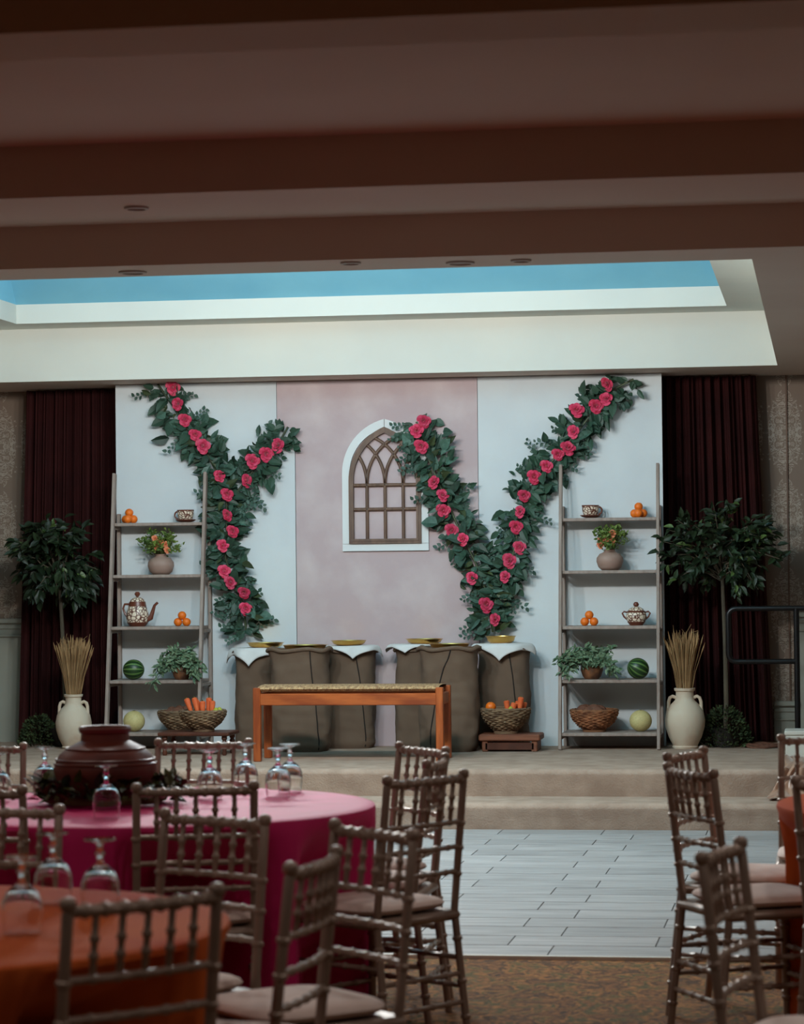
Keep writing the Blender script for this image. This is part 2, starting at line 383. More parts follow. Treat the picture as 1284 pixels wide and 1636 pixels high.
sk = MB(); inner = (UX0 + 0.15, UY0 + 1.0, UX1 - 0.15, UY1 - 1.0); skirt(sk, (UX0, UY0, UX1, UY1), ZU, ZU + 0.62, inner)
sk.add([(inner[0], inner[1], ZU + 0.62), (inner[2], inner[1], ZU + 0.62), (inner[2], inner[3], ZU + 0.62), (inner[0], inner[3], ZU + 0.62)], [(0, 1, 2, 3)])
struct(sk.build('ceiling_vault', 'sky', smooth=False))
# recessed downlights: unseen coffer fittings added for the fill spots, then the beam ones
for lx, ly in FILL_SPOTS:
    MB_ = MB().lathe([(0.045, -0.003), (0.05, -0.012), (0.068, -0.010), (0.07, 0.0)], 24); o_ = MB_.build('recessed_downlight', 'can', None, loc=(lx, ly, ZT))
    tag(o_, 'added round flush downlight, out of sight in a coffer of the hall ceiling', 'downlight', 'added coffer downlights')
for px, py, rr in ((218, 331, 0.045), (212, 434, 0.062), (735, 419, 0.062), (832, 415, 0.045), (560, 419, 0.045)):
    c = PZ(px, py, ZC)
    lab = {218: 'small round recessed downlight alone in the narrow ceiling beam', 212: 'wide recessed downlight apart from the others on the soffit before the blue tray', 735: 'wide recessed downlight beside a smaller one on the soffit before the blue tray', 832: 'small recessed downlight beside the wide one, nearer the damask wall end', 560: 'faint small recessed downlight standing midway along the soffit before the tray'}[px]
    t = thing('recessed_downlight', c, lab, 'downlight', group='recessed downlights')
    MB().lathe([(rr * 0.72, -0.002), (rr * 0.76, -0.010), (rr, -0.008), (rr * 1.02, 0.0)], 28).build('trim_ring', 'can', t)
    MB().lathe([(rr * 0.72, -0.003), (rr * 0.5, -0.0015), (0, -0.001)], 24).build('lens', 'can', t)
    o_ = light('recessed_downlight_light', 'SPOT', c + Vector((0, 0, -0.015)), 18, (1.0, 0.93, 0.87), rr * 0.7); o_.data.spot_size = math.radians(130); o_.data.spot_blend = 0.6
# stage and steps
def rounded_step(name, y0, y1, z0, z1, m, rr=0.035):
    b = MB(); prof = [(y0 + 0.012, z0), (y0 + 0.012, z1 - rr * 2.0)]
    for k in range(7):
        a = math.pi * k / 12; prof.append((y0 + rr - rr * math.cos(a) * 1.0, z1 - rr + rr * math.sin(a)))
    prof += [(y1, z1), (y1, z0)]
    n = len(prof); vs = [(x, p[0], p[1]) for x in (XL, XR) for p in prof]
    b.add(vs, [(i, (i + 1) % n, n + (i + 1) % n, n + i) for i in range(n)] + [tuple(range(n)), tuple(range(2 * n - 1, n - 1, -1))])
    return struct(b.build(name, m))
rounded_step('floor_step', 15.80, 16.40, 0, 0.165, 'stage')
rounded_step('floor_stage', 16.28, YW, 0, ZS, 'stage')
# dance floor of individual tiles
df = struct(MB().box((-1.2, (15.80 + 15.79 - 18 * 0.287) / 2, 0.004), (6.1, 18 * 0.287 + 0.01, 0.008)).build('floor_dance', 'grout', smooth=False))
TW, TD = 0.60, 0.287
tm = MB().box((0, 0, 0.009), (TW - 0.005, TD - 0.010, 0.006), ch=0.0006).mesh('tile', 'tile', False)
y = 15.79; row = 0
while y - TD > 10.5:
    off = -1.30 if row % 2 == 0 else -1.11
    for k in range(-5, 5):
        inst('tile', tm, df, (off + TW * (k + 0.5), y - TD / 2, 0.0))
    y -= TD; row += 1
sbox('trim_dance_edge', (-4.3, y - 0.03, 0.0), (1.9, y - 0.002, 0.014), 'boxw')
# back wall panelling
def chairrail(name, x0, x1, z, h, m='wains'):
    b = MB()
    b.box(((x0 + x1) / 2, YW - 0.012, (ZS + z) / 2), (x1 - x0, 0.024, z - ZS))
    for dz, dd, hh in ((0, 0.05, 0.035), (-0.045, 0.032, 0.03), (-0.11, 0.036, 0.018)):
        b.box(((x0 + x1) / 2, YW - dd / 2, z + dz), (x1 - x0, dd, hh), ch=0.006)
    return struct(b.build(name, m, smooth=False))
def X_(px, Y, py=900): return PY(px, py, Y).x
def Z_(py, Y, px=642): return PY(px, py, Y).z
chairrail('trim_wainscot_left', XL, X_(60, YW), Z_(992, YW, 20), 0.1)
chairrail('trim_wainscot_low', X_(1233, YW), X_(1274, YW), Z_(1124, YW, 1250), 0.1)
chairrail('trim_wainscot_right', X_(1274, YW), XR, Z_(982, YW, 1280), 0.1)
sbox('trim_pilaster', (X_(1258, YW), YW - 0.012, Z_(1124, YW, 1250)), (X_(1260.5, YW), YW, ZC), 'wframe')
# ------------------------------------------------------------------ scenic boards
XP = [X_(185, YB, 700), X_(472, YB, 800), X_(763, YB, 700), X_(1057.5, YB, 700)]
def board(name, pts, y0, th, m, label):
    n = len(pts); b = MB(); b.add([(x, y0, z) for x, z in pts] + [(x, y0 + th, z) for x, z in pts], [tuple(range(n)), tuple(range(2 * n - 1, n - 1, -1))] + [(i, (i + 1) % n, n + (i + 1) % n, n + i) for i in range(n)])
    return tag(b.build(name, m, smooth=False), label, 'backdrop panel')
ZTOP = ZC - 0.004; xn = X_(441, YB, 620); zn = Z_(684, YB, 460)
board('backdrop_panel', [(XP[0], ZS), (XP[1] - .002, ZS), (XP[1] - .002, zn), (xn, zn), (xn, ZTOP), (XP[0], ZTOP)], YB, 0.03, 'white', 'tall white painted board behind the ladder shelf with the teapot')
board('backdrop_panel', [(XP[1] + .002, ZS), (XP[2] - .002, ZS), (XP[2] - .002, ZTOP), (xn + .003, ZTOP), (xn + .003, zn + .002), (XP[1] + .002, zn + .002)], YB + 0.004, 0.03, 'pink', 'tall dusty pink mottled board carrying the arched window frame')
board('backdrop_panel', [(XP[2] + .002, ZS), (XP[3], ZS), (XP[3], ZTOP), (XP[2] + .002, ZTOP)], YB, 0.03, 'white', 'tall white painted board behind the ladder shelf with the sugar bowl')
# curtains
def curtain(x0, x1, xb0, xb1, Y, label, black_from):
    n = 260
    b = MB(); ph = [U(0, 6.28) for _ in range(4)]
    def fn(u, v):
        z = ZS + 0.012 + (ZC - 0.01 - ZS - 0.012) * v; x = (xb0 + (xb1 - xb0) * u) * (1 - v) + (x0 + (x1 - x0) * u) * v
        y = 0.03 * math.sin(u * 62 + ph[0] + 0.5 * math.sin(u * 11)) + 0.018 * math.sin(u * 143 + ph[1]) + 0.014 * math.sin(u * 31 + ph[2] + v * 1.2)
        return (x, Y + y * (0.7 + 0.5 * (1 - v)), z)
    b.grid(n, 14, fn)
    return tag(b.build('curtain', 'curtain'), label, 'curtain')
curtain(X_(43, 18.75), X_(190, 18.75), X_(27, 18.75), X_(190, 18.75), 18.75, 'dark burgundy pleated curtain behind the bushy fig tree beside the teapot ladder', None)
curtain(X_(1052, 18.75), X_(1211, 18.75), X_(1052, 18.75), X_(1232, 18.75), 18.75, 'dark burgundy pleated curtain behind the fig tree and black handrail', None)
# ------------------------------------------------------------------ gothic window decoration
def window():
    Y = YB
    c = PY(616.5, 880, Y); xc = c.x; zb = Z_(880, Y, 616)
    S = 238.0 / 1.0
    t = thing('arched_window_frame', (xc, Y - 0.001, zb), 'brown gothic arched window frame with white surround on the pink board', 'window frame')
    def arch(hw, zs, h):  # pointed arch outline, from bottom-left up over apex to bottom-right
        cc = (h * h - hw * hw) / (2 * hw); Rr = hw + cc; amax = math.asin(min(1, h / Rr)); pts = []
        N = 14
        L = [(cc - Rr * math.cos(amax * k / N), zs + Rr * math.sin(amax * k / N)) for k in range(N + 1)]
        return L, Rr, cc
    def frame(hw, z0, zs, h, wd, depth, y0, wb=None):
        L, _, _ = arch(hw, zs, h); Li, _, _ = arch(hw - wd, zs, h - wd * 1.25)
        out = [(-hw, z0)] + L + [(-x, z) for x, z in reversed(L[:-1])] + [(hw, z0)]
        inn = [(-hw + wd, z0 + (wb or wd))] + Li + [(-x, z) for x, z in reversed(Li[:-1])] + [(hw - wd, z0 + (wb or wd))]
        n = len(out); b = MB()
        vs = [(x, y0 - depth, z) for x, z in out] + [(x, y0 - depth, z) for x, z in inn] + [(x, y0, z) for x, z in out] + [(x, y0, z) for x, z in inn]
        fs = []
        for i in range(n):
            j = (i + 1) % n
            fs += [(i, j, n + j, n + i), (2 * n + i, 2 * n + j, j, i), (n + i, n + j, 3 * n + j, 3 * n + i)]
        b.add(vs, fs); return b
    hs = 0.302; zsp = (880 - 752) / S
    L, _, _ = arch(hs, zsp, 90 / S); Li, _, _ = arch(hs - 0.052, zsp, 90 / S - 0.065)
    def strip(out, inn):
        n = len(out); b = MB(); vs = [(x, -0.018, z) for x, z in out + inn] + [(x, 0, z) for x, z in out + inn]; m2 = 2 * n; fs = []
        for i in range(n - 1): fs += [(i, i + 1, n + i + 1, n + i), (m2 + i, m2 + i + 1, i + 1, i), (n + i, n + i + 1, m2 + n + i + 1, m2 + n + i)]
        fs += [(0, n, m2 + n, m2), (n - 1, m2 + n - 1, m2 + 2 * n - 1, 2 * n - 1)]
        b.add(vs, fs).build('surround_board', 'trimwhite', t, False)
    g_ = 0.0018
    for sg in (-1, 1):
        out = [(-hs, 0.051)] + L; inn = [(-hs + 0.052, 0.051)] + Li
        strip([(-sg * min(x, -g_), z) for x, z in out], [(-sg * min(x, -g_), z) for x, z in inn])
    MB().box((0, -0.009, 0.0245), (2 * hs, 0.018, 0.049)).build('surround_board', 'trimwhite', t, False)
    hw = 0.254; z0 = 0.05; zs2 = (880 - 764) / S; hh = (764 - 675) / S
    fr = frame(hw, z0, zs2, hh, 0.032, 0.034, 0.0, 0.034).build('frame', 'wframe', t, False)
    fr2 = frame(hw - 0.018, z0 + .018, zs2, hh - .022, 0.016, 0.040, 0.0).build('inner_moulding', 'wframe', t, False)
    def bar(pts, name='muntin'):
        b = MB(); n = len(pts); wd = 0.011; vs = []
        for i, (x, z) in enumerate(pts):
            a = pts[max(i - 1, 0)]; c2 = pts[min(i + 1, n - 1)]; d = Vector((c2[0] - a[0], c2[1] - a[1])).normalized(); nx, nz = -d.y, d.x
            vs += [(x - nx * wd, -0.006, z - nz * wd), (x - nx * wd, -0.020, z - nz * wd), (x - nx * wd * .35, -0.026, z - nz * wd * .35), (x + nx * wd * .35, -0.026, z + nz * wd * .35), (x + nx * wd, -0.020, z + nz * wd), (x + nx * wd, -0.006, z + nz * wd)]
        fs = []
        for i in range(n - 1):
            for k in range(6): fs.append((i * 6 + k, i * 6 + (k + 1) % 6, (i + 1) * 6 + (k + 1) % 6, (i + 1) * 6 + k))
        fs += [tuple(range(6)), tuple(range(n * 6 - 1, n * 6 - 7, -1))]
        b.add(vs, fs); b.build(name, 'wframe', t, False)
    ih = hw - 0.028
    for pz in (771, 811): z = (880 - pz) / S; bar([(-ih, z), (ih, z)])
    zt = (880 - 771) / S
    for k in (-1, 0, 1): bar([(k * hw / 2, z0 + 0.03), (k * hw / 2, zt + 0.02)])
    L, Rr, cc = arch(hw - 0.012, zs2 + 0.0, hh - 0.015)
    def inside(x, z):
        if z < zs2: return abs(x) < hw - 0.01
        return (abs(x) + cc) ** 2 + (z - zs2) ** 2 < (Rr + 0.004) ** 2
    for k in (1, 2, 3):
        for sgn in (1, -1):
            pts = []; 
            for j in range(40):
                a = j * 0.035; r2 = Rr * 0.92
                x = -hw + k * hw / 2 + r2 - r2 * math.cos(a); z = zt + 0.01 + r2 * math.sin(a)
                if not inside(x, z): break
                pts.append((x * sgn, z))
            if len(pts) > 2: bar(pts)
window()
# ------------------------------------------------------------------ garlands
LG = [MB().add(*leafgeo(1, w_, f_, d_)).mesh('leaf', m_) for w_, f_, d_, m_ in ((0.55, 0.25, 0.2, 'leaf'), (0.5, 0.15, -0.1, 'leaf'), (0.8, 0.2, 0.1, 'leaf2'), (0.45, 0.3, 0.3, 'leaf2'), (0.5, 0.3, 0.25, 'leafolive'))]
def rosemesh():
    b = MB(); n = 17
    for i in range(n):
        f_ = i / (n - 1); th = math.radians(4 + 66 * f_ ** 1.25); L = 0.62 + 0.33 * f_; wa = 2.3 - 1.0 * f_; a0 = i * 2.39996 + 0.3
        rb = 0.05 + 0.10 * f_
        def fn(u, v):
            q = 2 * u - 1; ln = L * v * (1 - 0.22 * q * q); tt = th * (0.55 + 0.45 * v)
            rr = rb + ln * math.sin(tt) + 0.10 * f_ * max(0, v - 0.66) / 0.34 + 0.03 * q * (1 if i % 2 else -1); z = ln * math.cos(tt) * 0.9 - 0.16 * f_ - 0.10 * f_ * max(0, v - 0.66) / 0.34
            ang = a0 + q * wa / 2
            return (rr * math.cos(ang), rr * math.sin(ang), z)
        b.grid(7, 5, fn)
    b.lathe([(0, 0.60), (0.06, 0.60), (0.10, 0.52), (0.14, 0.3), (0.10, 0.0), (0, -0.05)], 10)
    return b
ROSE = rosemesh().mesh('rose', 'rose')
def garland(paths, roses, label, seedv):
    random.seed(seedv)
    base = PY(paths[0][-1][0], paths[0][-1][1], YB - 0.06)
    t = thing('rose_garland', base, label, 'garland')
    stuff, sprig = MB(), MB(); cnt = 0
    for path in paths:
        P = [PY(x, y_, YB - 0.055) - base for x, y_ in path]
        MB().tube([p for p in P], 0.008, 6).build('vine', 'leafolive', t)
        segs = [(P[i], P[i + 1]) for i in range(len(P) - 1)]; tot = sum((b - a).length for a, b in segs)
        n = int(tot * 270)
        for i in range(n):
            s = R() * tot
            for a, b in segs:
                l_ = (b - a).length
                if s <= l_: break
                s -= l_
            k_ = min(1, s / l_); c = a.lerp(b, k_); tn = (b - a).normalized()
            nrm = Vector((-tn.z, 0, tn.x)); sd = random.gauss(0, 0.05)
            c = c + nrm * sd + Vector((0, U(-0.06, 0.035), 0))
            d = nrm * (1 if sd > 0 else -1) * U(0.3, 1.2) + tn * U(-1.0, 1.0) + Vector((0, U(-0.7, 0.15), 0))
            rot = orient(d, Vector((U(-.7, .7), -1, U(-.4, .9)))); L = U(0.05, 0.10) if R() < .75 else U(0.09, 0.13)
            wp = base + c
            tip = c + d.normalized() * L
            if (tip + base).y > YB - 0.004: c.y -= (tip + base).y - YB + 0.006
            if max(wp.z, (tip + base).z) > ZC - 0.012: continue
            if cnt < 270 and R() < 0.62:
                inst('leaf', random.choice(LG), t, c, rot, L); cnt += 1
            else:
                addleaf(stuff, leafgeo(1, U(.45, .7), 0.2, 0.15), c, rot, L * 0.9)
        # fine eucalyptus sprigs sticking out
        for i in range(int(tot * 16)):
            s = R() * tot
            for a, b in segs:
                l_ = (b - a).length
                if s <= l_: break
                s -= l_
            c = a.lerp(b, min(1, s / l_)); tn = (b - a).normalized(); nrm = Vector((-tn.z, 0, tn.x)) * random.choice((-1, 1))
            d = (nrm + tn * U(-0.8, 0.8) + Vector((0, U(-.3, .05), 0))).normalized(); L = U(0.13, 0.23)
            if (base + c + d * L).z > ZC - 0.05: continue
            sprig.tube([c, c + d * L * 0.5, c + d * L + Vector((0, -0.01, -0.01))], [0.002, 0.0015, 0.001], 4)
            for q in range(9):
                f_ = 0.35 + 0.65 * q / 8; sd = Vector((-d.z, U(-.4, .4), d.x)) * (1 if q % 2 else -1)
                addleaf(sprig, leafgeo(1, 0.7, 0.1, 0.1, 3), c + d * L * f_, orient(sd + d * 0.7, (U(-.5, .5), -1, U(-.2, .6))), U(0.024, 0.042))
    tag(stuff.build('filler_foliage', 'leaf', t), kind='stuff'); tag(sprig.build('eucalyptus_sprigs', 'leaf2', t), kind='stuff')
    for x, y_ in roses:
        p = PY(x, y_, YB - 0.125) - base; L = U(0.044, 0.056)
        n = Vector((U(-.6, .6), -1, U(-.35, .55))).normalized(); z = n; x_ = z.orthogonal().normalized(); rot = Matrix((x_, z.cross(x_), z)).transposed()
        inst('rose', ROSE, t, p, rot, L)
garland([[(252, 614), (272, 642), (297, 682), (327, 716), (347, 757), (362, 800), (362, 850), (360, 890), (372, 930), (390, 970), (393, 1012)],
         [(460, 682), (441, 715), (405, 752), (366, 802)]],
        [(276, 619), (284, 645), (295, 670), (312, 694), (324, 712), (351, 760), (363, 789), (364, 822), (372, 848), (356, 871), (358, 912), (368, 930), (390, 946), (392, 972), (395, 767), (403, 736), (425, 725), (444, 711)],
        'forked garland of green leaves and red roses hanging beside the teapot ladder', 11)
garland([[(665, 674), (680, 722), (700, 770), (720, 815), (740, 860), (760, 900), (778, 950), (787, 1010)],
         [(1012, 606), (970, 627), (930, 680), (890, 728), (855, 765), (835, 815), (825, 860), (815, 905), (790, 962)]],
        [(677, 672), (665, 688), (673, 712), (693, 770), (707, 791), (708, 815), (721, 847), (739, 861), (754, 923), (776, 966), (791, 989), (807, 921), (814, 895), (830, 874), (824, 841), (831, 817), (837, 791), (853, 761), (873, 744), (891, 725), (907, 716), (916, 689), (921, 655), (952, 648), (968, 637), (970, 613)],
        'V shaped garland of green leaves and red roses reaching over the arched window frame', 23)
# ------------------------------------------------------------------ ladder shelves
SHELF = {}
def ladder(key, pxs, ytop, shelf_py, label):
    YBK, YFT = YB - 0.05, YB - 0.40
    xa = X_(pxs[0], YFT, 1180); xb = X_(pxs[1], YBK, 1180)
    wd = xb - xa; xc = (xa + xb) / 2
    t = thing('ladder_shelf', (xc, YBK, ZS), label, 'shelf')
    zt = Z_(ytop, YBK, pxs[0]) - ZS
    hw = wd / 2 - 0.02
    def fy(z): return -(YBK - YFT - 0.06) * (1 - z / zt) - 0.085     # front rail y at height z
    for s in (-1, 1):
        b = MB(); p0 = Vector((s * hw, fy(0), 0)); p1 = Vector((s * hw, fy(zt), zt)); d = (p1 - p0); ang = math.atan2(d.y, d.z)
        b.box((p0 + p1) / 2, (0.022, 0.052, d.length), Matrix.Rotation(-ang, 3, 'X'), ch=0.003).build('front_rail', 'ladder', t, False)
        MB().box((s * hw, 0.022, (zt - 0.28) / 2), (0.022, 0.045, zt - 0.28), ch=0.003).build('back_rail', 'ladder', t, False)
    zs = []
    for py in shelf_py:
        z = 0.4
        for _ in range(6): z = Z_(py, YBK + fy(z), (pxs[0] + pxs[1]) / 2) - ZS
        dpt = 0.04 - fy(z); yc = (0.04 + fy(z)) / 2 - 0.008
        MB().box((0, yc, z - 0.011), (wd - 0.062, dpt, 0.022), ch=0.003).build('shelf_board', 'ladder', t, False)
        for s in (-1, 1): MB().box((s * (hw - 0.002), yc, z - 0.034), (0.018, dpt - 0.02, 0.024), ch=0.003).build('bearer', 'ladder', t, False)
        zs.append((ZS + z, YBK + fy(z)))
    SHELF[key] = zs
ladder('L', (166, 341), 758, (835, 918, 1001, 1087, 1171), 'grey wooden ladder shelf holding the mosaic teapot and a round watermelon')
ladder('R', (890, 1062), 744, (827, 911, 1000, 1086, 1171), 'grey wooden ladder shelf holding the mosaic sugar bowl and a watermelon')
def on(key, i, px, dy=0.10):
    z, yf = SHELF[key][i]; Y = yf + dy; p = PY(px, 900, Y); return Vector((p.x, Y, z))
# oranges
OM = MB().lathe([(0, -1), (0.3, -0.96), (0.62, -0.78), (0.9, -0.42), (1, 0), (0.9, 0.42), (0.62, 0.76), (0.3, 0.92), (0.08, 0.93), (0, 0.9)], 16, c=(0, 0, 0.95)).mesh('orange', 'orange')
OS = MB().lathe([(0, 1.9), (0.09, 1.9), (0.14, 1.86), (0.05, 1.83)], 6).mesh('stem_end', 'stemgreen')
def orange(p, r, label, group=None, rot=None):
    o = inst('orange', OM, None, p, rot, r); tag(o, label, 'orange', group); c = inst('stem_end', OS, o); return o
for key, i, px, where in (('L', 0, 207, 'beside the mosaic cup on the teapot ladder'), ('L', 2, 290, 'beside the teapot'), ('R', 0, 1021, 'beside the mosaic cup on the sugar bowl ladder'), ('R', 2, 940, 'across from the sugar bowl')):
    c = on(key, i, px, 0.09); r = 0.030; h = r * 1.9
    offs = [(-r * 1.05, 0.01), (r * 1.05, 0.0)] if i == 2 else [(-r * 1.0, 0.02), (r * 1.0, 0.0), (0.0, -0.045)]
    for dx, dy in offs: orange(c + Vector((dx, dy, 0)), r, 'bottom orange of the little pile ' + where, 'bottom oranges of the pile ' + where, Matrix.Rotation(U(0, 6), 3, 'Z'))
    orange(c + Vector((0, 0.0, h * 0.80)), r, 'topmost orange of the little pile ' + where)
# cups
def cup(key, px, side, label, cuplabel):
    c = on(key, 0, px, 0.085)
    s = MB().lathe([(0, 0.0), (0.03, 0.0), (0.06, 0.010), (0.072, 0.018), (0.07, 0.021), (0.05, 0.013), (0, 0.010)], 24).build('saucer', 'rim', None, loc=c); tag(s, label, 'saucer', 'saucers')
    t = thing('mosaic_cup', c + Vector((0, 0, 0.010)), cuplabel, 'cup')
    MB().lathe([(0, 0.0), (0.034, 0.001), (0.046, 0.012), (0.056, 0.04), (0.058, 0.076), (0.055, 0.076), (0.052, 0.04), (0.04, 0.012), (0, 0.008)], 28).build('cup_body', 'mosaic', t)
    MB().lathe([(0.0585, 0.070), (0.060, 0.078), (0.055, 0.079), (0.0545, 0.072)], 28).build('rim_band', 'rim', t)
    MB().tube([(side * (0.054 + 0.024 * math.sin(a)), 0, 0.042 + 0.025 * math.cos(a)) for a in [math.pi * k / 10 for k in range(11)]], 0.006, 8).build('handle', 'rim', t)
cup('L', 297, -1, 'brown saucer under the mosaic cup on the teapot ladder', 'cream and brown mosaic cup on the top board of the teapot ladder')
cup('R', 944, 1, 'brown saucer under the mosaic cup on the sugar bowl ladder', 'cream and brown mosaic cup on the top board of the sugar bowl ladder')
# vases with bouquets
def vase(key, px, wide, label, lab2, seedv):
    random.seed(seedv); c = on(key, 1, px, 0.10)
    v = MB().lathe([(0, 0), (0.055, 0.0), (0.078, 0.02), (0.092, 0.06), (0.090, 0.085), (0.070, 0.112), (0.045, 0.122), (0.036, 0.132), (0.040, 0.142), (0.036, 0.143), (0.032, 0.13), (0.06, 0.1), (0, 0.03)], 32).build('round_vase', 'taupe', None, loc=c); tag(v, label, 'vase')
    t = thing('bouquet', c + Vector((0, 0, 0.10)), lab2, 'bouquet')
    st, fo = MB(), MB()
    for i in range(44):
        a = U(0, 6.28); r = U(0.1, 1) ** 0.6; tip = Vector((math.cos(a) * r * wide, math.sin(a) * r * 0.07 - 0.02, U(0.07, 0.20) * (1.15 - 0.4 * r)))
        st.tube([(0, 0, 0), (tip.x * 0.3, tip.y * 0.3, 0.05), tip], 0.0018, 4)
        for q in range(14):
            p = tip + Vector((U(-.028, .028), U(-.025, .025), U(-.035, .02))); addleaf(fo, leafgeo(1, 0.55, 0.2, 0.1, 3), p, orient((U(-1, 1), U(-1, .4), U(-.3, 1))), U(0.018, 0.036))
    st.build('stems', 'stemgreen', t); tag(fo.build('foliage', 'bouq', t), kind='stuff')
    for fx, fz in ((-0.025, 0.15), (-0.02, 0.095), (0.05, 0.11), (0.012, 0.125), (0.06, 0.07)):
        n = Vector((U(-.4, .4), -1, 0.3)).normalized(); x_ = n.orthogonal().normalized(); rot = Matrix((x_, n.cross(x_), n)).transposed()
        inst('flower', PEACH, t, (fx * (1 if key == 'L' else -1), -0.06, fz), rot, U(0.024, 0.03))
PEACH = rosemesh().mesh('flower', 'peach')
vase('L', 257, 0.135, 'round taupe vase standing above the teapot', 'wide loose bouquet of green leaves and peach flowers above the teapot', 3)
vase('R', 974, 0.105, 'round taupe vase on the sugar bowl ladder', 'rounded compact bouquet of green leaves and peach flowers on the sugar bowl ladder', 4)
# teapot and sugar bowl
c = on('L', 2, 219, 0.11); t = thing('teapot', c, 'tall brown and cream mosaic teapot with spout and knobbed lid', 'teapot')
MB().lathe([(0, 0), (0.050, 0.0), (0.056, 0.008), (0.072, 0.03), (0.080, 0.06), (0.074, 0.10), (0.060, 0.145), (0.052, 0.165), (0.050, 0.165), (0, 0.15)], 32).build('body', 'mosaic', t)
MB().lathe([(0.053, -0.0), (0.060, 0.008), (0.074, 0.027), (0.070, 0.030)], 32).build('foot_band', 'rim', t)
MB().lathe([(0.063, 0.140), (0.060, 0.15), (0.056, 0.172), (0.050, 0.174), (0.05, 0.14)], 32).build('collar', 'rim', t)
l_ = MB().lathe([(0.052, 0.172), (0.048, 0.185), (0.03, 0.198), (0.014, 0.203), (0, 0.203)], 24).build('lid', 'mosaic', t)
MB().lathe([(0, 0.2), (0.008, 0.202), (0.010, 0.21), (0.018, 0.218), (0.02, 0.228), (0.012, 0.24), (0, 0.242)], 16).build('knob', 'rim', l_)
MB().tube([(0.06, 0, 0.045), (0.095, 0, 0.06), (0.108, 0, 0.10), (0.122, 0, 0.145), (0.145, 0, 0.165)], [0.020, 0.019, 0.014, 0.010, 0.009], 10).build('spout', 'rim', t)
MB().tube([(-0.066, 0, 0.055), (-0.09, 0, 0.09), (-0.103, 0, 0.125), (-0.092, 0, 0.155), (-0.055, 0, 0.155)], 0.008, 8).build('handle', 'rim', t)
c = on('R', 2, 1015, 0.11); t = thing('sugar_bowl', c, 'two-handled brown and cream mosaic sugar bowl with knobbed lid', 'sugar bowl')
MB().lathe([(0, 0), (0.04, 0.0), (0.044, 0.006), (0.06, 0.025), (0.071, 0.055), (0.068, 0.075), (0.058, 0.092), (0, 0.09)], 32).build('body', 'mosaic', t)
MB().lathe([(0.043, 0.0), (0.048, 0.008), (0.062, 0.025), (0.058, 0.027)], 32).build('foot_band', 'rim', t)
MB().lathe([(0.060, 0.086), (0.064, 0.094), (0.056, 0.1), (0.05, 0.09)], 32).build('rim_band', 'rim', t)
l_ = MB().lathe([(0.056, 0.096), (0.048, 0.112), (0.025, 0.125), (0, 0.127)], 24).build('lid', 'mosaic', t)
MB().lathe([(0, 0.124), (0.01, 0.126), (0.019, 0.137), (0.019, 0.146), (0.01, 0.158), (0, 0.159)], 16).build('knob', 'rim', l_)
for s in (-1, 1): MB().tube([(s * 0.056, 0, 0.035), (s * 0.083, 0, 0.06), (s * 0.094, 0, 0.083), (s * 0.082, 0, 0.094), (s * 0.058, 0, 0.088)], 0.006, 8).build('handle', 'rim', t)
# watermelons and melons
def ball(n, seg=24, rz=1.0): return [(math.sin(math.pi * k / n), -math.cos(math.pi * k / n) * rz) for k in range(n + 1)]
wm = MB(); wm.lathe([(r_ if 0 < k_ < 14 else 0, z_) for k_, (r_, z_) in enumerate(ball(14))], 28)
wm.v = [(z * 1.06, y_, x) for x, y_, z in wm.v]; wmm = wm.mesh('watermelon', 'watermelon')
c = on('L', 3, 212, 0.13); tag(inst('watermelon', wmm, None, c + Vector((0, 0, 0.070)), Matrix.Rotation(0.1, 3, 'Z'), 0.071), 'striped watermelon beside the trailing plant below the teapot', 'watermelon')
c = on('R', 3, 1017, 0.13); tag(inst('watermelon', wmm, None, c + Vector((0, 0, 0.070)), Matrix.Rotation(0.5, 3, 'Y') @ Matrix.Rotation(0.35, 3, 'Z'), 0.071), 'striped watermelon beside the trailing plant below the sugar bowl', 'watermelon')
ml = MB(); ml.lathe([(r_ if 0 < k_ < 12 else 0, z_) for k_, (r_, z_) in enumerate(ball(12))], 24, sx=1.04); mlm = ml.mesh('melon', 'melon')
for key, px, lab in (('L', 212, 'round yellow melon standing behind the terracotta pot'), ('R', 1020, 'round yellow melon beside the rattan basket on the ladder')):
    c = on(key, 4, px, 0.16); o = tag(inst('melon', mlm, None, c + Vector((0, 0, 0.072)), None, 0.073), lab, 'melon')
    MB().lathe([(0.1, 0.99), (0.16, 1.01), (0.05, 1.03), (0, 1.02)], 8).build('stem_scar', 'stemgreen', o)
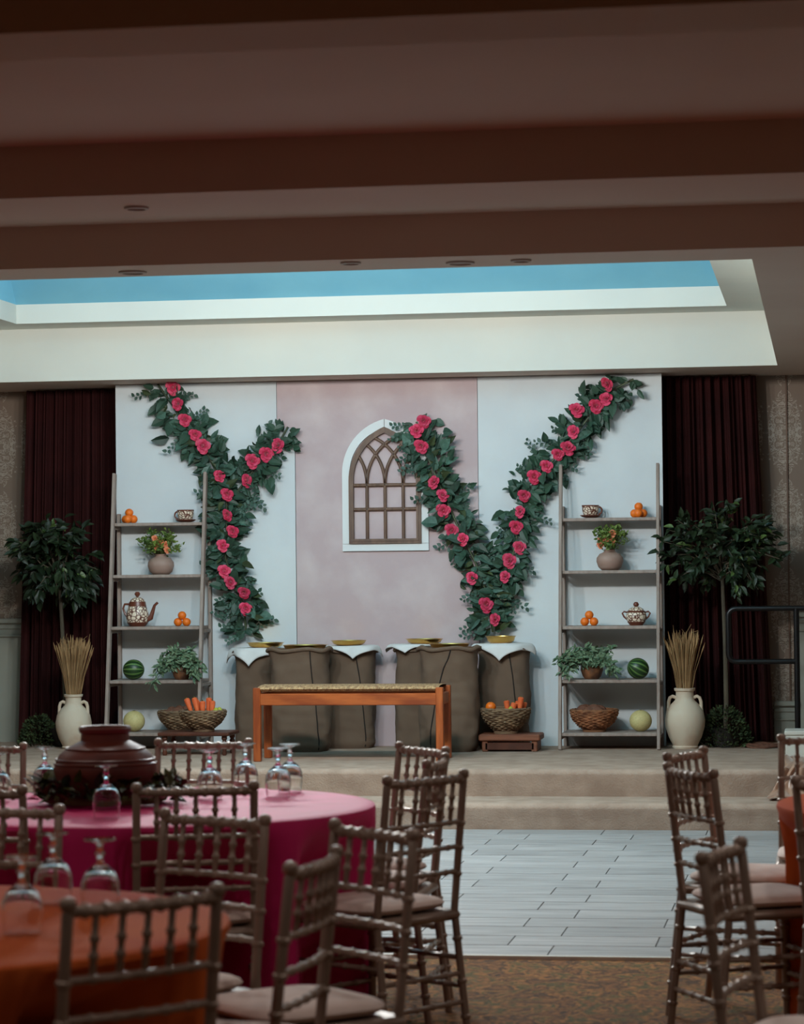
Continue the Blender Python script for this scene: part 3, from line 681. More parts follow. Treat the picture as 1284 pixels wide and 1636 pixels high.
# trailing plants
def trailing(key, px, label, potlabel, trails, seedv):
    random.seed(seedv); c = on(key, 3, px, 0.13)
    t = thing('trailing_plant', c, label, 'plant')
    p = MB().lathe([(0, 0), (0.045, 0.0), (0.062, 0.02), (0.076, 0.06), (0.074, 0.09), (0.066, 0.105), (0.06, 0.105), (0.066, 0.06), (0, 0.05)], 24, fn=lambda g, z: 1 + 0.03 * math.sin(7 * g)).build('bowl', 'gourd', t); tag(p, potlabel)
    fo = MB(); st = MB()
    def spray(p0, p1, sag, n):
        pts = []
        for k in range(9):
            f_ = k / 8; pts.append(Vector(p0).lerp(Vector(p1), f_) + Vector((0, 0, sag * math.sin(math.pi * f_))))
        st.tube(pts, 0.002, 4)
        for q in range(n):
            f_ = U(0.12, 1); p = pts[int(f_ * 8)] + Vector((U(-.022, .022), U(-.03, .01), U(-.022, .022)))
            addleaf(fo, leafgeo(1, 0.42, 0.25, 0.3, 3), p, orient((U(-1, 1), U(-1, 0.3), U(-1, .6)), (U(-.6, .6), -1, .6)), U(0.034, 0.06))
    for i in range(38):
        a = U(0, 6.28); spray((0, 0, 0.1), (math.cos(a) * U(.04, .17), -abs(math.sin(a)) * 0.10 + 0.02, U(0.08, 0.21)), 0.04, 12)
    for (x, z, n) in trails:
        spray((0.02 * (1 if x > 0 else -1), -0.04, 0.1), (x, -0.17, z), 0.07, n); spray((0.02, -0.04, 0.1), (x * 0.9, -0.15, z + 0.03), 0.06, n)
    st.build('stems', 'leaf', t); tag(fo.build('foliage', 'vari', t), kind='stuff')
trailing('L', 290, 'leafy trailing plant in a brown bowl beside the watermelon under the teapot', 'mottled brown bowl', ((-0.20, -0.07, 26), (-0.17, 0.02, 24), (0.17, 0.02, 34), (0.14, 0.0, 34), (0.19, 0.05, 24)), 5)
trailing('R', 943, 'leafy trailing plant in a brown bowl beside the watermelon under the sugar bowl', 'mottled brown bowl', ((-0.22, 0.03, 40), (-0.18, 0.01, 40), (-0.24, 0.10, 30), (0.19, 0.02, 40), (0.15, 0.06, 30)), 6)
# ------------------------------------------------------------------ baskets
def basket(c, rad, h, m, label, flare=0.55):
    t = thing('woven_basket', c, label, 'basket')
    b = MB(); n = 13
    prof = [(rad * 0.50, 0.0), (rad * 0.52, h * 0.10), (rad * 0.46, h * 0.16)]
    for k in range(n):
        f_ = k / (n - 1); prof.append((rad * (0.50 + 0.5 * math.sin(f_ * math.pi / 2) ** (1 / (flare * 2))), h * (0.18 + 0.80 * f_)))
    inn = [(r_ * 0.94, z_) for r_, z_ in reversed(prof[3:])]
    b.lathe(prof + inn + [(0, h * 0.2)], 40); b.build('bowl', m, t)
    wv = MB()
    for k in range(n):
        r_, z_ = prof[3 + k]
        wv.tube([((r_ + 0.004 + 0.0045 * math.sin(g * 14 + math.pi * k)) * math.cos(g), (r_ + 0.004 + 0.0045 * math.sin(g * 14 + math.pi * k)) * math.sin(g), z_ + 0.003 * math.sin(g * 5 + k)) for g in [2 * math.pi * q / 84 for q in range(84)]], 0.0062, 5, closed=True)
    wv.build('woven_coils', m + 'c', t)
    MB().tube([(rad * 1.0 * math.cos(g), rad * 1.0 * math.sin(g), h + 0.002 * math.sin(g * 20)) for g in [2 * math.pi * q / 48 for q in range(48)]], 0.009, 6, closed=True).build('rim', m, t)
    return t
def carrot(p, d, L, label, group):
    z = Vector(d).normalized(); x_ = z.orthogonal().normalized(); rot = Matrix((x_, z.cross(x_), z)).transposed()
    b = MB().lathe([(0, 0), (0.006, 0.01), (0.014, L * 0.4), (0.0205, L * 0.85), (0.020, L * 0.96), (0.010, L), (0, L * 0.995)], 12, fn=lambda g, zz: 1 + 0.05 * math.sin(zz * 260))
    o = tag(b.build('carrot', 'carrot'), label, 'carrot', group); o.matrix_world = Matrix.Translation(Vector(p)) @ rot.to_4x4()
    s = MB().lathe([(0, L), (0.005, L), (0.004, L + 0.008), (0, L + 0.009)], 6).build('stem_end', 'stemgreen', o); return o
# low table with turned legs near the teapot ladder
YT = 17.6
xa, xb = X_(252, YT - .15, 1180), X_(374, YT, 1180); xc = (xa + xb) / 2; TH = 0.155
t = thing('low_table', (xc, YT, ZS), 'low dark wooden table with turned legs under the carrot basket', 'table')
MB().box((0, 0, TH - 0.0125), (xb - xa, 0.32, 0.025), ch=0.006).build('table_top', 'darkwood', t, False)
for sx in (-1, 1):
    for sy in (-1, 1):
        MB().lathe([(0.012, 0), (0.018, 0.015), (0.013, 0.03), (0.022, 0.06), (0.020, 0.085), (0.012, 0.1), (0.02, 0.11), (0.018, TH - 0.024)], 12, c=(sx * ((xb - xa) / 2 - 0.04), sy * 0.12, 0)).build('leg', 'darkwood', t)
c = Vector((X_(324, YT, 1150), YT, ZS + TH)); basket(c, 0.15, 0.135, 'basket', 'woven bowl basket of carrots on the low dark table')
for i, (dx, dy, tx) in enumerate(((-0.055, 0.0, -0.35), (-0.03, 0.02, -0.12), (0.0, -0.01, 0.02), (0.028, 0.02, 0.08), (0.055, 0.0, 0.10), (-0.015, -0.035, -0.2))):
    carrot(c + Vector((dx, dy, 0.062)), (tx, -0.05, 1), U(0.135, 0.17), 'orange carrot standing in the basket on the low dark table', 'carrots in the basket on the low dark table')
for i, (dx, dy) in enumerate(((0.095, -0.02), (0.105, 0.04))):
    tag(inst('green_pear', mlm, None, c + Vector((dx, dy, 0.118)), None, 0.034), 'yellow green fruit beside the carrots on the low dark table', 'fruit', 'green fruit beside the carrots on the low dark table').data = (MB().lathe([(0, -1), (0.6, -0.85), (1, -0.2), (0.85, 0.4), (0.4, 0.9), (0.25, 1.15), (0, 1.2)], 14).mesh('green_pear', 'pear'))
# basket on teapot ladder bottom board, with potatoes
def potatoes(c, rad, h, lab, n, seedv):
    random.seed(seedv)
    for i in range(n):
        a = 6.28 * i / n + U(-.3, .3); r_ = rad * (0.60 if i else 0.0)
        s = U(0.034, 0.044)
        b = MB().lathe([(r2 if 0 < k_ < 9 else 0, z_) for k_, (r2, z_) in enumerate(ball(9))], 14, sx=1.35, sy=0.95, fn=lambda g, z: 1 + 0.08 * math.sin(2 * g + 3 * z))
        o = tag(b.build('potato', 'potato'), 'brown potato in the ' + lab, 'potato', 'potatoes in the ' + lab)
        o.matrix_world = Matrix.Translation(c + Vector((r_ * math.cos(a), r_ * math.sin(a), h * 0.92 + U(0, .015) + (0.0 if i else 0.012)))) @ Matrix.Rotation(U(0, 3), 4, 'Z') @ Matrix.Rotation(U(-.4, .4), 4, 'Y') @ Matrix.Scale(s, 4)
c = on('L', 4, 285, 0.155); basket(c, 0.145, 0.14, 'basket', 'woven basket of potatoes on the bottom board of the teapot ladder'); potatoes(c, 0.13, 0.14, 'basket on the teapot ladder', 5, 31)
c = on('R', 4, 946, 0.16); basket(c, 0.155, 0.145, 'basket2', 'reddish rattan basket of potatoes on the bottom board beside the yellow melon', 0.7); potatoes(c, 0.14, 0.145, 'rattan basket beside the yellow melon', 6, 32)
# stool with fruit basket
YS2 = 17.98
xa, xb = X_(764, YS2 - .15, 1190), X_(862, YS2 - .15, 1190); xc = (xa + xb) / 2; SH = 0.115
t = thing('low_stool', (xc, YS2, ZS), 'low reddish wooden stool under the basket of carrots and an orange', 'stool')
MB().box((0, 0, SH - 0.022), (xb - xa, 0.28, 0.044), ch=0.008).build('seat', 'stool', t, False)
for s in (-1, 1): MB().box((s * ((xb - xa) / 2 - 0.04), 0, (SH - 0.044) / 2), (0.04, 0.25, SH - 0.044), ch=0.005).build('leg', 'stool', t, False)
MB().box((0, -0.11, 0.036), (xb - xa - 0.08, 0.03, 0.05), ch=0.004).build('stretcher', 'darkwood', t, False)
c = Vector((X_(808, YS2, 1150), YS2 - 0.01, ZS + SH)); basket(c, 0.160, 0.165, 'basket', 'woven bowl basket of carrots on the low reddish stool')
orange(c + Vector((-0.095, -0.045, 0.145)), 0.036, 'single orange lying in the basket beside carrots on the reddish stool')
for i, (dx, dy, tx) in enumerate(((0.02, 0.02, -0.12), (0.03, -0.03, 0.28), (0.06, 0.02, 0.2), (0.09, -0.03, 0.12), (0.10, 0.03, 0.2))):
    carrot(c + Vector((dx, dy, 0.085)), (tx, -0.05, 1), U(0.12, 0.165), 'orange carrot in the basket on the low reddish stool', 'carrots in the basket on the low reddish stool')
tag(inst('green_pear', bpy.data.meshes['green_pear'], None, c + Vector((0.045, -0.09, 0.150)), None, 0.030), 'yellow green fruit before the carrots on the reddish stool', 'fruit')
# ------------------------------------------------------------------ burlap sacks, brass bowls, linen cloths
def sack(px0, px1, ytop, Y, ry, label, lean=0.0, seam=None, cuff=True):
    x0, x1 = X_(px0, Y, 1120), X_(px1, Y, 1120); rx = (x1 - x0) / 2; xc = (x0 + x1) / 2; h = Z_(ytop, Y, (px0 + px1) / 2) - ZS
    t = thing('burlap_sack', (xc, Y, ZS), label, 'sack', group='burlap sacks')
    ph = U(0, 6)
    def shp(u, v):
        g = 2 * math.pi * u; ce, se = math.cos(g), math.sin(g); q = 0.72
        bx = math.copysign(abs(ce) ** q, ce); by = math.copysign(abs(se) ** q, se)
        k = 1 - 0.04 * max(0, 0.9 - abs(v - 0.9) * 6) + 0.05 * max(0, v - 0.93) / 0.07 - 0.25 * max(0, 0.05 - v) / 0.05 * 0.5 + 0.025 * math.sin(v * 9 + ph) + 0.02 * math.sin(3 * g + ph + v * 4) + 0.012 * math.sin(7 * g + v * 14)
        k += 0.05 * noise.noise(Vector((ce * 1.3 + ph, se * 1.3, v * 5))) + 0.028 * noise.noise(Vector((ce * 2 + ph, se * 2, v * 16)))
        return (bx * rx * k + lean * v, by * ry * k, h * v + 0.004 * math.sin(5 * g) * v)
    b = MB(); b.grid(64, 44, shp, closeu=True)
    b.add([(0 + lean, 0, h - 0.02)] + [(shp(i / 64, 1)[0] * 0.96 + .04 * lean, shp(i / 64, 1)[1] * 0.96, h - 0.015) for i in range(64)], [(0, 1 + i, 1 + (i + 1) % 64) for i in range(64)])
    b.build('sack_body', 'burlap', t)
    cf = MB()
    cf.tube([(shp(i / 40, 1)[0] * 0.985, shp(i / 40, 1)[1] * 0.985, h - 0.012 + 0.008 * math.sin(i * 0.9 + ph)) for i in range(40)], 0.014, 8, closed=True)
    cf.build('rolled_cuff', 'burlap', t)
    if seam is not None:
        pts = []
        for k in range(12):
            v = 0.02 + 0.96 * k / 11; u = (1.5 * math.pi + seam[0] + (seam[1] - seam[0]) * v) / (2 * math.pi); p = Vector(shp(u, v)); p.y -= 0.003; pts.append(p)
        MB().tube(pts, 0.0042, 5).build('seam', 'seam', t)
    return Vector((xc + lean, Y, ZS + h)), rx, ry
def bowl(p, r, h, label):
    t = MB().lathe([(0, 0), (r * 0.62, 0.0), (r * 0.86, h * 0.35), (r * 0.94, h * 0.9), (r, h * 0.96), (r * 1.01, h), (r * 0.92, h), (r * 0.84, h * 0.4), (r * 0.6, h * 0.1), (0, h * 0.08)], 40).build('brass_bowl', 'brass', None, loc=p)
    return tag(t, label, 'bowl', 'brass bowls on the sacks')
def cloth(p, rx, ry, half, rz, label, shift=(0, 0), dropk=0.85, seedv=1):
    random.seed(seedv); ph = U(0, 6)
    def fn(u, v):
        a = (u - 0.5) * 2 * half; c_ = (v - 0.5) * 2 * half
        x = a * math.cos(rz) - c_ * math.sin(rz) + shift[0]; y_ = a * math.sin(rz) + c_ * math.cos(rz) + shift[1]
        e = math.hypot(x / rx, y_ / ry); g = math.atan2(y_, x)
        rr = math.hypot(x, y_)
        if e <= 1.05: return (x, y_, 0.018 + 0.003 * math.sin(9 * x + ph))
        rb = rr / e * 1.05; ex = rr - rb; soft = 0.03; kk = ex / (ex + soft)
        out = ex * (1 - kk) * 0.9 + 0.012 + 0.10 * ex + 0.010 * math.sin(6 * g + ph) * min(1, ex / 0.05)
        yy = math.sin(g) * (rb + out); 
        return (math.cos(g) * (rb + out), yy, 0.018 - ex * kk * dropk)
    b = MB(); b.grid(28, 28, fn); o = b.build('linen_cloth', 'linen', None, loc=p); 
    m_ = o.modifiers.new('thick', 'SOLIDIFY'); m_.thickness = 0.004; m_.offset = 1
    return tag(o, label, 'cloth', 'linen cloths on the sacks')
bk = 18.27; fr_ = 17.93
s1 = sack(377, 440, 1040, bk, 0.13, 'brown burlap sack behind the bench end, under the cloth with curled corner', seam=None)
s2 = sack(432, 527, 1035, fr_, 0.155, 'wide brown burlap sack standing before two others, beside the honey pine bench leg', seam=(0.75, 0.35))
s3 = sack(519, 599, 1036, bk, 0.13, 'brown burlap sack behind the bench middle, under the widest linen cloth', seam=(0.75, 0.25))
s4 = sack(632, 700, 1034, bk, 0.13, 'brown burlap sack mostly hidden behind a wider one past the bench middle')
s5 = sack(671, 764, 1033, fr_, 0.155, 'wide brown burlap sack between the bench and the low reddish stool', seam=(-0.55, 0.1))
s6 = sack(762, 846, 1033, bk, 0.13, 'brown burlap sack standing behind the low reddish stool', seam=(0.6, 0.2))
cloth(s1[0] + Vector((-0.01, 0, 0)), 0.125, 0.125, 0.185, 0.78, 'white linen cloth with curled corner on the sack behind the bench end', (0.0, -0.02), 0.95, 1)
cloth(s3[0] + Vector((0.0, 0, 0.0)), 0.165, 0.125, 0.205, 0.98, 'white linen cloth on the sack behind the bench middle', (0.03, 0.0), 0.62, 2)
cloth(s4[0] + Vector((-0.02, 0, 0)), 0.135, 0.125, 0.17, 0.65, 'white linen cloth bunched on the mostly hidden sack', (-0.015, 0), 0.6, 3)
cloth(s6[0] + Vector((0.0, 0, 0)), 0.165, 0.125, 0.205, 0.72, 'white linen cloth with hanging point on the sack behind the reddish stool', (0.01, -0.015), 0.75, 4)
bowl(Vector((X_(424, bk, 1030), bk - 0.0, s1[0].z + 0.022)), 0.13, 0.036, 'shallow brass bowl on the linen cloth with the curled corner')
bowl(Vector((X_(487, fr_, 1030), fr_, s2[0].z - 0.020)), 0.155, 0.040, 'shallow brass bowl sunk in the wide sack beside the bench leg')
bowl(Vector((X_(557, bk, 1030), bk, s3[0].z + 0.022)), 0.125, 0.034, 'shallow brass bowl on the linen cloth behind the bench middle')
bowl(Vector((X_(678, bk, 1030), bk, s4[0].z + 0.022)), 0.13, 0.036, 'shallow brass bowl on the bunched cloth of the mostly hidden sack')
bowl(Vector((X_(718, fr_, 1030), fr_, s5[0].z - 0.020)), 0.140, 0.040, 'shallow brass bowl sunk in the wide sack beside the reddish stool')
bowl(Vector((X_(800, bk, 1030), bk, s6[0].z + 0.022)), 0.105, 0.050, 'deeper brass bowl on the cloth behind the reddish stool')
# ------------------------------------------------------------------ bench
YBF, YBB = 16.92, 17.26
xa, xb = X_(405, YBF, 1150), X_(708.5, YBF, 1150); zt = Z_(1096, YBF, 560) - ZS
t = thing('bench', ((xa + xb) / 2, (YBF + YBB) / 2, ZS), 'honey pine bench with a woven rush seat standing before the sacks', 'bench')
hw, hd = (xb - xa) / 2, (YBB - YBF) / 2 + 0.02
for sx in (-1, 1):
    for sy in (-1, 1): MB().box((sx * (hw - 0.024), sy * (hd - 0.024), (zt - 0.01) / 2), (0.048, 0.048, zt - 0.01), ch=0.004).build('leg', 'benchleg', t, False)
zr = zt - 0.085
for sy in (-1, 1): MB().box((0, sy * (hd - 0.022), zr), (2 * hw - 0.09, 0.028, 0.075), ch=0.004).build('apron_rail', 'bench', t, False)
for sx in (-1, 1): MB().box((sx * (hw - 0.022), 0, zr), (0.028, 2 * hd - 0.09, 0.075), ch=0.004).build('apron_rail', 'benchleg', t, False)
rs = MB(); NR = 110
def rush(u, v):
    x = -hw + 0.028 + (2 * hw - 0.056) * u; g = math.pi * 2 * v; dx = 0.0032 * abs(math.sin(u * NR * math.pi))
    return (x, math.cos(g) * (hd - 0.004 + dx), zt - 0.018 + math.copysign(abs(math.sin(g)) ** 0.6, math.sin(g)) * (0.020 + dx))
rs.grid(NR * 4 + 1, 17, rush); rs.build('rush_seat', 'rush', t)
# ------------------------------------------------------------------ amphorae with wheat
def amphora(px, ytop, Y, label, wlabel, spread, seedv):
    random.seed(seedv); x = X_(px, Y, 1150); k = (Z_(ytop, Y, px) - ZS) / 0.42
    t = thing('clay_amphora', (x, Y, ZS), label, 'vase')
    prof = [(0, 0), (0.088, 0.0), (0.092, 0.012), (0.086, 0.022), (0.115, 0.08), (0.136, 0.15), (0.140, 0.20), (0.128, 0.26), (0.098, 0.305), (0.068, 0.335), (0.061, 0.36), (0.062, 0.395), (0.072, 0.402), (0.074, 0.418), (0.066, 0.42), (0.054, 0.41), (0.052, 0.35), (0, 0.33)]
    MB().lathe([(r_ * k, z_ * k) for r_, z_ in prof], 40).build('body', 'clay', t)
    for s in (-1, 1):
        MB().tube([(s * x_ * k, 0, z_ * k) for x_, z_ in ((0.060, 0.352), (0.085, 0.362), (0.103, 0.352), (0.112, 0.325), (0.113, 0.295), (0.112, 0.262))], [0.012, 0.012, 0.012, 0.012, 0.012, 0.015], 10).build('handle', 'clay', t)
    w_ = thing('wheat_bundle', (x, Y, ZS + 0.30 * k), wlabel, 'dried wheat')
    st, ea = MB(), MB()
    for i in range(120):
        a = U(0, 6.28); r_ = U(0, 1) ** 0.5; b0 = Vector((math.cos(a) * 0.04 * r_, math.sin(a) * 0.04 * r_, 0.03)); tp = Vector((math.cos(a) * spread * r_ + U(-.02, .02), math.sin(a) * 0.08 * r_, U(0.42, 0.52) * (1 - 0.10 * r_)))
        mid = b0.lerp(tp, 0.5) + Vector((-math.cos(a) * 0.012 * r_, 0, 0.01))
        st.tube([b0, mid, tp], [0.0022, 0.002, 0.0016], 4)
        d = (tp - mid).normalized()
        if i % 2: ea.tube([tp - d * 0.05, tp - d * 0.02, tp, tp + d * 0.03], [0.002, 0.0055, 0.004, 0.0006], 5)
        if i % 9 == 0: st.tube([tp, tp + Vector((U(-.05, .05), 0, U(0.0, .06)))], 0.0012, 3)
    tag(st.build('stalks', 'wheat', w_), kind='stuff'); tag(ea.build('ears', 'wheat', w_), kind='stuff')
amphora(117.5, 1109, 18.2, 'cream clay amphora with two handles behind the terracotta pot', 'fan of dry wheat stalks in the amphora behind the terracotta pot', 0.13, 41)
amphora(1094, 1099, 18.2, 'cream clay amphora with two handles beside the sugar bowl ladder', 'fan of dry wheat stalks in the amphora beside the sugar bowl ladder', 0.125, 42)
# ------------------------------------------------------------------ fig trees
FL = [MB().add(*leafgeo(1, w_, 0.22, d_)).mesh('leaf', m_) for w_, d_, m_ in ((0.5, 0.25, 'ficus'), (0.45, 0.4, 'ficus'), (0.48, 0.3, 'ficus2'))]
def tree(px, Y, crown, label, seedv, basepx, leaflen, droop):
    random.seed(seedv); x = X_(px, Y, 1150); t = thing('fig_tree', (x, Y, ZS), label, 'tree')
    cx, cy, hw_, hh = crown; C0 = PY(cx, cy, Y) - Vector((x, Y, ZS)); rx, rz = hw_ / 238, hh / 238
    tr = [(0, 0, 0.02), (0.01, 0, 0.3), (C0.x * 0.3 + 0.01, 0, C0.z * 0.55), (C0.x * 0.6, 0, C0.z - rz * 0.5), (C0.x * 0.9, 0, C0.z + rz * 0.3)]
    MB().tube(tr, [0.018, 0.017, 0.015, 0.012, 0.006], 8).build('trunk', 'bark', t)
    stuff = MB(); cnt = 0
    for i in range(46):
        a = U(0, 6.28); e = U(-0.9, 1.0); q = math.sqrt(max(0, 1 - e * e)); s0 = Vector((C0.x * 0.75, 0, C0.z - rz * U(-0.1, 0.6)))
        tip = Vector((C0.x + math.cos(a) * q * rx, math.sin(a) * q * min(rx, 0.22) - 0.08, C0.z + e * rz)) * 1.0
        if (tip.x + x < XP[3] + 0.05) and x > -3: tip.y = min(tip.y, -0.12)
        if x < -3 and tip.x + x > XP[0] - 0.12: tip.x = XP[0] - 0.12 - x
        mid = s0.lerp(tip, 0.55) + Vector((0, 0, 0.07)); MB().tube([s0, mid, tip], [0.006, 0.004, 0.002], 5).build('branch', 'bark', t)
        for k in range(20):
            f_ = U(0.30, 1.0); p = (mid.lerp(tip, (f_ - .55) / .45) if f_ > .55 else s0.lerp(mid, f_ / .55)) + Vector((U(-.03, .03), U(-.03, .03), U(-.03, .03)))
            d = (tip - s0).normalized() * 0.6 + Vector((U(-1, 1), U(-1, .5), U(-.8, .4) - droop)); L = U(0.75, 1.2) * leaflen
            rot = orient(d, (U(-.6, .6), U(-1, -.2), U(.2, 1)))
            if cnt < 290 and (k < 7): inst('leaf', FL[2] if R() < 0.16 else FL[int(U(0, 2))], t, p, rot, L); cnt += 1
            else: addleaf(stuff, leafgeo(1, 0.48, 0.2, 0.25, 3), p, rot, L)
    tag(stuff.build('inner_foliage', 'ficus', t), kind='stuff')
    MB().lathe([(0, 0), (0.08, 0), (0.10, 0.12), (0.105, 0.13), (0.095, 0.13), (0, 0.11)], 20).build('planter', 'darkpot', t)
    ms = MB(); bx, bw, bh = basepx
    bxx = X_(bx, Y, 1150) - x
    for i in range(1500):
        a = U(0, 6.28); e = U(0, 1); q = math.sqrt(1 - e * e) * U(.8, 1.08)
        p = Vector((bxx + math.cos(a) * q * bw, math.sin(a) * q * 0.15 - 0.0, e * bh * U(.85, 1.1) + 0.005))
        addleaf(ms, leafgeo(1, 0.6, 0.2, 0.1, 2), p, orient((math.cos(a) + U(-.6, .6), math.sin(a) + U(-.6, .6), U(-.2, 1))), U(0.018, 0.034))
    tag(ms.build('base_foliage', 'moss', t), kind='stuff')
tree(1158, 18.34, (1152, 886, 96, 80), 'fig tree with slender trunk beside the black handrail', 51, (1157, 0.16, 0.25), 0.075, 0.1)
tree(102, 18.45, (92, 900, 76, 76), 'fig tree with bushy crown behind the teapot ladder amphora', 52, (62, 0.12, 0.2), 0.085, 0.3)
# ------------------------------------------------------------------ handrail, box, rope, satin cloth
YH = 17.95
def hx(px): return X_(px, YH, 1000)
z1, z2 = Z_(972, YH, 1220), Z_(1057, YH, 1220)
t = thing('handrail', (hx(1272), YH, ZS), 'black steel tube handrail with rounded loop end at the stage side', 'handrail')
o0 = Vector((hx(1272), YH, ZS)); xl = hx(1163) - o0.x; xr = hx(1330) - o0.x; a1, a2 = z1 - ZS, z2 - ZS; rc = 0.05
loop = [(xr, 0, a1), (xl + rc, 0, a1)] + [(xl + rc - rc * math.sin(k * math.pi / 8), 0, a1 - rc + rc * math.cos(k * math.pi / 8)) for k in range(1, 5)] + [(xl + rc - rc * math.cos(k * math.pi / 8), 0, a2 + rc - rc * math.sin(k * math.pi / 8)) for k in range(0, 5)] + [(0, 0, a2)]
MB().tube(loop, 0.018, 12).build('rail_loop', 'rail', t)
MB().tube([(0, 0, 0), (0, 0, a1)], 0.019, 12).build('post', 'rail', t)
MB().tube([(xr - 0.02, 0, 0), (xr - 0.02, 0, a1)], 0.019, 12).build('post', 'rail', t)
for x_ in (0, xr - 0.02): MB().lathe([(0, 0), (0.06, 0), (0.06, 0.008), (0.022, 0.012), (0, 0.012)], 20, c=(x_, 0, 0)).build('base_flange', 'rail', t)
YX = 17.45; bx0, bx1 = X_(1253, YX - .15, 1190), X_(1345, YX - .15, 1190); bz = Z_(1168, YX - .15, 1268) - ZS
t = thing('storage_box', ((bx0 + bx1) / 2, YX, ZS), 'white lidded box on the stage beside the handrail post', 'box')
MB().box((0, 0, (bz - 0.03) / 2), (bx1 - bx0 - 0.012, 0.29, bz - 0.03), ch=0.004).build('box_body', 'boxw', t, False)
MB().box((0, 0, bz - 0.014), (bx1 - bx0, 0.30, 0.028), ch=0.005).build('lid', 'boxw', t, False)
c = PZ(1218, 1194, ZS)
rp = MB()
for k in range(5):
    rp.tube([((0.04 + 0.022 * k) * math.cos(g) * (1 + .1 * math.sin(2 * g + k)), (0.04 + 0.022 * k) * math.sin(g), 0.009 + 0.006 * math.sin(g * 3 + k) + (0.008 if k % 2 else 0)) for g in [2 * math.pi * q / 30 for q in range(30)]], 0.009, 6, closed=True)
tag(rp.build('rope_coil', 'rope', None, loc=c), 'coil of brown rope lying on the stage below the curtain', 'rope')
# satin cloth over the stage edge
def satin(u, v):
    prof = [(17.05, ZS + 0.02), (16.6, ZS + 0.03), (16.34, ZS + 0.03), (16.255, ZS + 0.0), (16.24, 0.27), (16.22, 0.215), (16.15, 0.185), (16.0, 0.178)]
    s = v * (len(prof) - 1); i = min(int(s), len(prof) - 2); f_ = s - i; y_ = prof[i][0] * (1 - f_) + prof[i + 1][0] * f_; z_ = prof[i][1] * (1 - f_) + prof[i + 1][1] * f_
    xx = X_(1240, 16.25, 1240) + 0.0 + u * 0.62 + 0.05 * math.sin(v * 5 + u * 6) - 0.10 * (1 - v) * (1 - u) * 0
    k = math.sin(u * 46 + v * 5) * 0.5 + math.sin(u * 23 - v * 7 + 1) * 0.5
    return (xx + 0.012 * k, y_ - 0.022 * abs(k) * (1 if v > .4 else .2), z_ + 0.016 * abs(k) * (1 if v < .5 or v > .8 else 0.2))
b = MB(); b.grid(90, 34, satin); o = b.build('satin_cloth', 'satin'); m_ = o.modifiers.new('thick', 'SOLIDIFY'); m_.thickness = 0.003; m_.offset = 1
tag(o, 'tan satin cloth bunched over the stage edge behind the orange table', 'cloth')
# ------------------------------------------------------------------ tables
def table(c, r, label, clabel, m, seats, cat2, seedv, nf=22):
    t = thing('banquet_table', (c[0], c[1], 0), label, 'table')
    MB().lathe([(0, 0.735), (r - 0.02, 0.735), (r - 0.008, 0.745), (r - 0.008, 0.757), (0, 0.757)], 48).build('table_top', 'tabletop', t)
    for k in range(4):
        a = math.pi / 4 + k * math.pi / 2; MB().tube([(0.34 * math.cos(a), 0.34 * math.sin(a), 0.0), (0.30 * math.cos(a), 0.30 * math.sin(a), 0.736)], 0.014, 8).build('leg', 'steel', t)
    random.seed(seedv); ph = U(0, 6)
    def dent(g):
        s = 0
        for a, amt in seats:
            d = math.atan2(math.sin(g - a), math.cos(g - a)); s = max(s, amt * math.exp(-(d / 0.29) ** 6))
        return s
    zs = [0.762, 0.762, 0.762, 0.7615, 0.757, 0.745, 0.70, 0.62, 0.55, 0.48, 0.38, 0.25, 0.12, 0.015]; rs_ = [0.0001, 0.5, 0.94, 0.985, 1.0, 1.004, 1.006, 1.0, 1.0, 1.0, 1.0, 1.0, 1.0, 1.0]
    n = 160
    def fn(u, v):
        i = round(v * (len(zs) - 1)); g = 2 * math.pi * u; z = zs[i]; dr = max(0, (0.745 - z) / 0.73)
        fold = 0.045 * dr * (math.sin(nf * g + ph) * 0.6 + math.sin(nf * 0.45 * g * 1.0 + 2 * ph) * 0.0 + 0.4 * math.sin(round(nf * 0.6) * g + 1)) if i > 5 else 0
        rr = r * rs_[i] * (1 + fold) - (dent(g) * min(1, max(0, (0.72 - z) / 0.16)) if i > 5 else 0)
        return (rr * math.cos(g), rr * math.sin(g), z)
    b = MB(); b.grid(n, len(zs), fn, closeu=True); o = b.build('tablecloth', m, None, loc=(c[0], c[1], 0)); tag(o, clabel, 'tablecloth')
    return t
